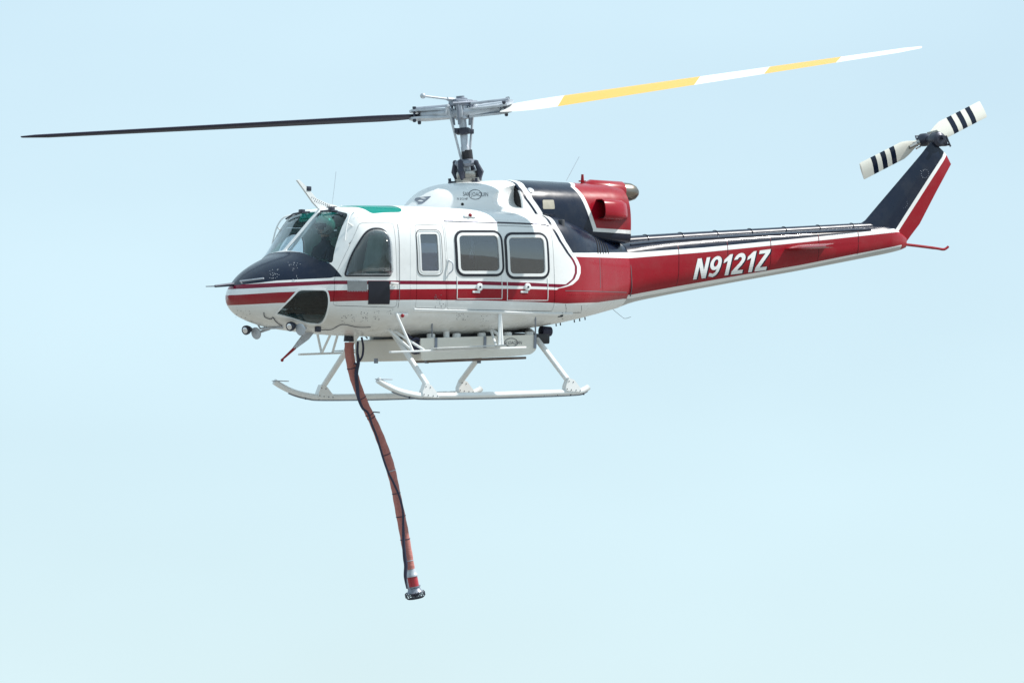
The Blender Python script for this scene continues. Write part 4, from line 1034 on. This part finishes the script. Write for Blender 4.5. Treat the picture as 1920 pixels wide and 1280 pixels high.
# ------------------------------------------------------------------ interior
b = B(); b.box((-.75, 0, .06), (3.5, 1.9, .06)); b.obj("cabin_floor", M_inner, heli)
b = B(); b.box((.85, 0, .75), (.06, 2.3, 1.4), bev=.02); b.obj("rear_bulkhead", M_inner, heli)
b = B(); b.box((-1.62, 0, 1.50), (1.6, .5, .06)); b.box((-2.92, 0, .56), (.12, 1.3, .30), rot=Matrix.Rotation(R(-20), 3, 'Y'), bev=.04); b.box((-2.86, 0, .74), (.34, 1.1, .04), bev=.015); b.box((-2.75, 0, .30), (.5, .28, .45), bev=.03); b.obj("instrument_panel", M_black, heli)
for y in (-.52, .52):
    b = B(); b.box((-2.15, y, .42), (.48, .48, .12), bev=.04); seat = b.obj("crew_seat", M_seat, heli)
    b = B(); b.box((-1.90, y, .80), (.12, .48, .70), rot=Matrix.Rotation(R(10), 3, 'Y'), bev=.05); b.obj("backrest", M_seat, seat)
    b = B(); b.box((-1.83, y, 1.22), (.09, .26, .16), bev=.04); b.obj("headrest", M_seat, seat)
    b = B(); b.box((-2.12, y, .20), (.34, .36, .36), bev=.02); b.obj("seat_base", M_inner, seat)
b = B(); b.box((.45, 0, .45), (.5, 2.0, .12), bev=.04); b.box((.72, 0, .82), (.1, 2.0, .7), bev=.04); b.obj("cabin_bench", M_seat, heli)
b = B(); b.box((-.8, .3, .45), (.5, .9, .12), bev=.04); b.box((-1.05, .3, .82), (.1, .9, .7), bev=.04); b.obj("cabin_bench", M_seat, heli)
q = BODY.S(895, 446); b = B(); b.tube(smooth_path([(q.x, -1.12, q.z), (q.x + .01, -1.12, q.z - .14), (q.x - .025, -1.12, q.z - .26), (q.x + .015, -1.12, q.z - .28), (q.x + .03, -1.12, q.z - .24), (q.x + .005, -1.12, q.z - .15)]), .010, 6); b.obj("pull_strap", M_white, heli)
for y in (-.52, .52):
    b = B(); b.tube(smooth_path([(-2.62, y, .06), (-2.6, y, .4), (-2.52, y, .62)]), .016, 8); b.tube([(-2.52, y, .62), (-2.51, y, .74)], .024, 8); b.obj("cyclic_stick", M_black, heli)

# ------------------------------------------------------------------ pilot
def pilot(y):
    root = bpy.data.objects.new("person", None); col.objects.link(root)
    hp = Vector((-2.16, y, .55)); HD = Vector((-2.14, y, 1.26))
    V = [hp, hp + Vector((.02, 0, .18)), hp + Vector((.02, 0, .38)), HD + Vector((.03, 0, -.20)), HD + Vector((.01, 0, -.10)), HD, HD + Vector((-.01, 0, .07))]
    E = [(i, i+1) for i in range(6)]; rad = [(.17, .15), (.15, .13), (.17, .13), (.065, .065), (.055, .06), (.085, .10), (.075, .085)]
    def chain(start, pts, rr):
        k = start
        for p, r_ in zip(pts, rr): V.append(Vector(p)); rad.append((r_, r_)); E.append((k, len(V)-1)); k = len(V)-1
        return k
    for s in (-1, 1):
        chain(0, [hp + Vector((-.05, s*.10, .0)), hp + Vector((-.46, s*.13, .06)), hp + Vector((-.62, s*.13, -.36)), hp + Vector((-.66, s*.13, -.42)), hp + Vector((-.80, s*.14, -.40))], (.10, .075, .05, .045, .04))
        hand = hp + (Vector((-.36, .02, .14)) if s > 0 else Vector((-.12, -.27, .05)))
        w_ = chain(2, [hp + Vector((.02, s*.20, .40)), hp + Vector((-.06, s*.25, .14)), hand + Vector((.07, s*.01, .0)), hand], (.07, .048, .035, .036))
        for j in range(4):
            o_ = Vector((-.035, s*(.03 - .02*j)*1, .0)); ln = (.034, .04, .037, .028)[j]
            chain(w_, [hand + o_, hand + o_ + Vector((-ln, 0, -.012)), hand + o_ + Vector((-ln - .004, 0, -.04))], (.012, .0095, .008))
        chain(w_, [hand + Vector((-.01, -s*.04, .02)), hand + Vector((-.04, -s*.05, .015))], (.012, .009))
    me = bpy.data.meshes.new("pilot"); me.from_pydata([tuple(v) for v in V], E, [])
    o = bpy.data.objects.new("tmp", me); col.objects.link(o)
    md = o.modifiers.new("s", 'SKIN'); md.use_smooth_shade = True
    for i, r_ in enumerate(rad): me.skin_vertices[0].data[i].radius = r_
    for i in range(len(V)): me.skin_vertices[0].data[i].use_root = (i == 0)
    o.modifiers.new("d", 'SUBSURF').levels = 2
    dg = bpy.context.evaluated_depsgraph_get(); dg.update(); m2 = bpy.data.meshes.new_from_object(o.evaluated_get(dg)); bpy.data.objects.remove(o)
    m2.materials.clear(); m2.materials.append(M_suit); m2.materials.append(M_skin)
    hands = [hp + Vector((-.36, .02, .14)), hp + Vector((-.12, -.27, .05))]
    for p in m2.polygons:
        c = p.center; p.use_smooth = True
        if c.z > HD.z - .13 or any((c - h_).length < .10 for h_ in hands): p.material_index = 1
    body = link("body", m2, root)
    b = B(); b.ball(HD + Vector((0, 0, -.01)), .03, 0, 8, (1, 1, 1)); b.V = []; b.F = []; b.M = []
    b.ball(HD + Vector((-.105, 0, -.015)), .02, 0, 8, (1, .7, 1.2)); b.obj("nose", M_skin, root)
    b = B(); V_, F_ = [], []
    b.ball(HD + Vector((.015, 0, .035)), .145, 0, 20, (1.02, .92, 1.0)); hm = b.obj("helmet", M_helmet, root)
    bm = bmesh.new(); bm.from_mesh(hm.data)
    bmesh.ops.delete(bm, geom=[f for f in bm.faces if f.calc_center_median().x < HD.x - .07 and f.calc_center_median().z < HD.z + .04], context='FACES'); bm.to_mesh(hm.data); bm.free()
    b = B(); b.ball(HD + Vector((.0, 0, .03)), .15, 0, 20, (.98, .9, .5)); vz = b.obj("visor", M_black, root)
    bm = bmesh.new(); bm.from_mesh(vz.data)
    bmesh.ops.delete(bm, geom=[f for f in bm.faces if f.calc_center_median().x > HD.x - .05 or abs(f.calc_center_median().z - HD.z - .03) > .06], context='FACES'); bm.to_mesh(vz.data); bm.free()
    b = B(); b.tube(smooth_path([HD + Vector((.0, -.13, -.04)), HD + Vector((-.08, -.10, -.09)), HD + Vector((-.115, -.02, -.085))]), .007, 6); b.obj("boom_microphone", M_black, root)
    root.matrix_world = ROOTM
    root["label"] = "person in a pale helmet and dark suit seated at the helicopter controls"; root["category"] = "person"
    return root
pilot(.52)

# ------------------------------------------------------------------ snorkel hose (hangs from the tank)
hose = bpy.data.objects.new("snorkel_hose", None); col.objects.link(hose); hose.matrix_world = ROOTM
hose["label"] = "long dusty red snorkel hose with a red pump head hanging below the helicopter"; hose["category"] = "hose"
HY = .12
hp_ = [(655, 642), (655, 660), (660, 690), (669, 722), (684, 758), (702, 795), (717, 832), (730, 870), (739, 905), (747, 945), (756, 990), (763, 1030), (769, 1066)]
hpts = smooth_path([P(a, c, HY) for a, c in hp_], 6)
rr_ = [.068 - .010*math.exp(-((i-26)/7)**2) - .008*math.exp(-((i-50)/5)**2) + .002*math.sin(i*1.7) for i in range(len(hpts))]
b = B(); b.tube(hpts, rr_, 16); hs = b.obj("hose_tube", M_hose, hose)
b = B(); q = P(654, 636, HY); b.tube([q + Vector((0, 0, .12)), q + Vector((0, 0, -.03))], [.06, .075], 14); b.obj("hose_coupling", M_dark, hose)
def hl(off_px, t): 
    i = min(int(t*(len(hpts)-1)), len(hpts)-2); f_ = t*(len(hpts)-1) - i; p = hpts[i].lerp(hpts[i+1], f_)
    return p + Vector((off_px/110, -.03, 0))
lp = [P(671, 640, -.02), P(670, 660, -.02), P(672, 678, -.02), P(668, 700, -.02), P(670, 725, .02), P(672, 745, .0), P(680, 765, .0), P(690, 774, .0), P(698, 797, -.02), P(707, 820, .02), P(719, 860, 0), P(728, 885, 0), P(738, 905, -.02), P(748, 928, .0), P(755, 955, -.02), P(756, 985, 0), P(757, 1020, 0), P(759, 1045, 0), P(761, 1060, 0), P(760, 1080, 0), P(764, 1102, .05)]
b = B(); b.tube(smooth_path(lp, 5), [(.017 + .013*max(0, math.sin(i*.09))**2) for i in range(len(lp)*5 - 4)], 8); b.obj("hydraulic_line", M_line, hose)
b = B(); b.tube(smooth_path([P(678, 632, -.05), P(681, 650, -.05), P(679, 668, -.05), P(670, 681, -.03), P(664, 681, 0)]), .016, 8); b.obj("hydraulic_line", M_line, hose)
for t in (.17, .315, .38, .40, .55, .615, .72, .80, .885, .965):
    i = int(t*(len(hpts)-1)); p, d = hpts[i], (hpts[i+1] - hpts[i-1]).normalized()
    b = B(); b.lathe(p - d*.008, p + d, [(0, rr_[i] + .002), (.002, rr_[i] + .006), (.010, rr_[i] + .006), (.012, rr_[i] + .002)], 16); b.obj("hose_band", M_line if t < .9 and t not in (.615,) else M_lgrey, hose)
b = B(); b.tube([P(700, 772, .0), P(712, 773, -.1)], .008, 6); b.obj("cable_tie", M_dark, hose)
A, Bp = P(770, 1067, HY), P(779, 1118, HY); dd = (Bp - A).normalized(); HL = (Bp - A).length
b = B(); b.lathe(A, Bp, [(-.02, .062), (.02, .066), (.07, .085), (.085, .095), (.10, .095)], 20); b.obj("pump_collar", M_lgrey, hose)
b = B(); b.lathe(A, Bp, [(.098, .078), (.25, .080)], 20); b.obj("pump_body", M_pump, hose)
b = B(); b.lathe(A, Bp, [(.245, .10), (.26, .10), (.265, .085), (.31, .10), (.335, .125)], 20); b.obj("pump_skirt", M_grey, hose)
b = B(); b.lathe(A, Bp, [(.33, .06), (.39, .055)], 14); b.obj("impeller_housing", M_dark, hose)
u = dd.orthogonal().normalized(); v = dd.cross(u)
for j in range(18):
    a = 2*math.pi*j/18; d = u*math.cos(a) + v*math.sin(a)
    b = B(); b.tube([A + dd*.325 + d*.125, A + dd*.345 + d*.142, A + dd*.39 + d*.142, A + dd*.415 + d*.12, A + dd*.42 + d*.02], .0055, 6); b.obj("strainer_bar", M_dark, hose)
for t_, r_ in ((.345, .143), (.37, .143), (.395, .140), (.418, .11), (.42, .06)):
    b = B(); b.tube([A + dd*t_ + (u*math.cos(a) + v*math.sin(a))*r_ for a in [2*math.pi*j/28 for j in range(29)]], .0065 if t_ in (.345, .418) else .004, 6, caps=False); b.obj("strainer_ring", M_dark, hose)
b = B(); b.tube([P(760, 1065, .0), P(762, 1085, .0), P(766, 1104, .02)], .014, 8); b.obj("pump_bracket", M_grey, hose)
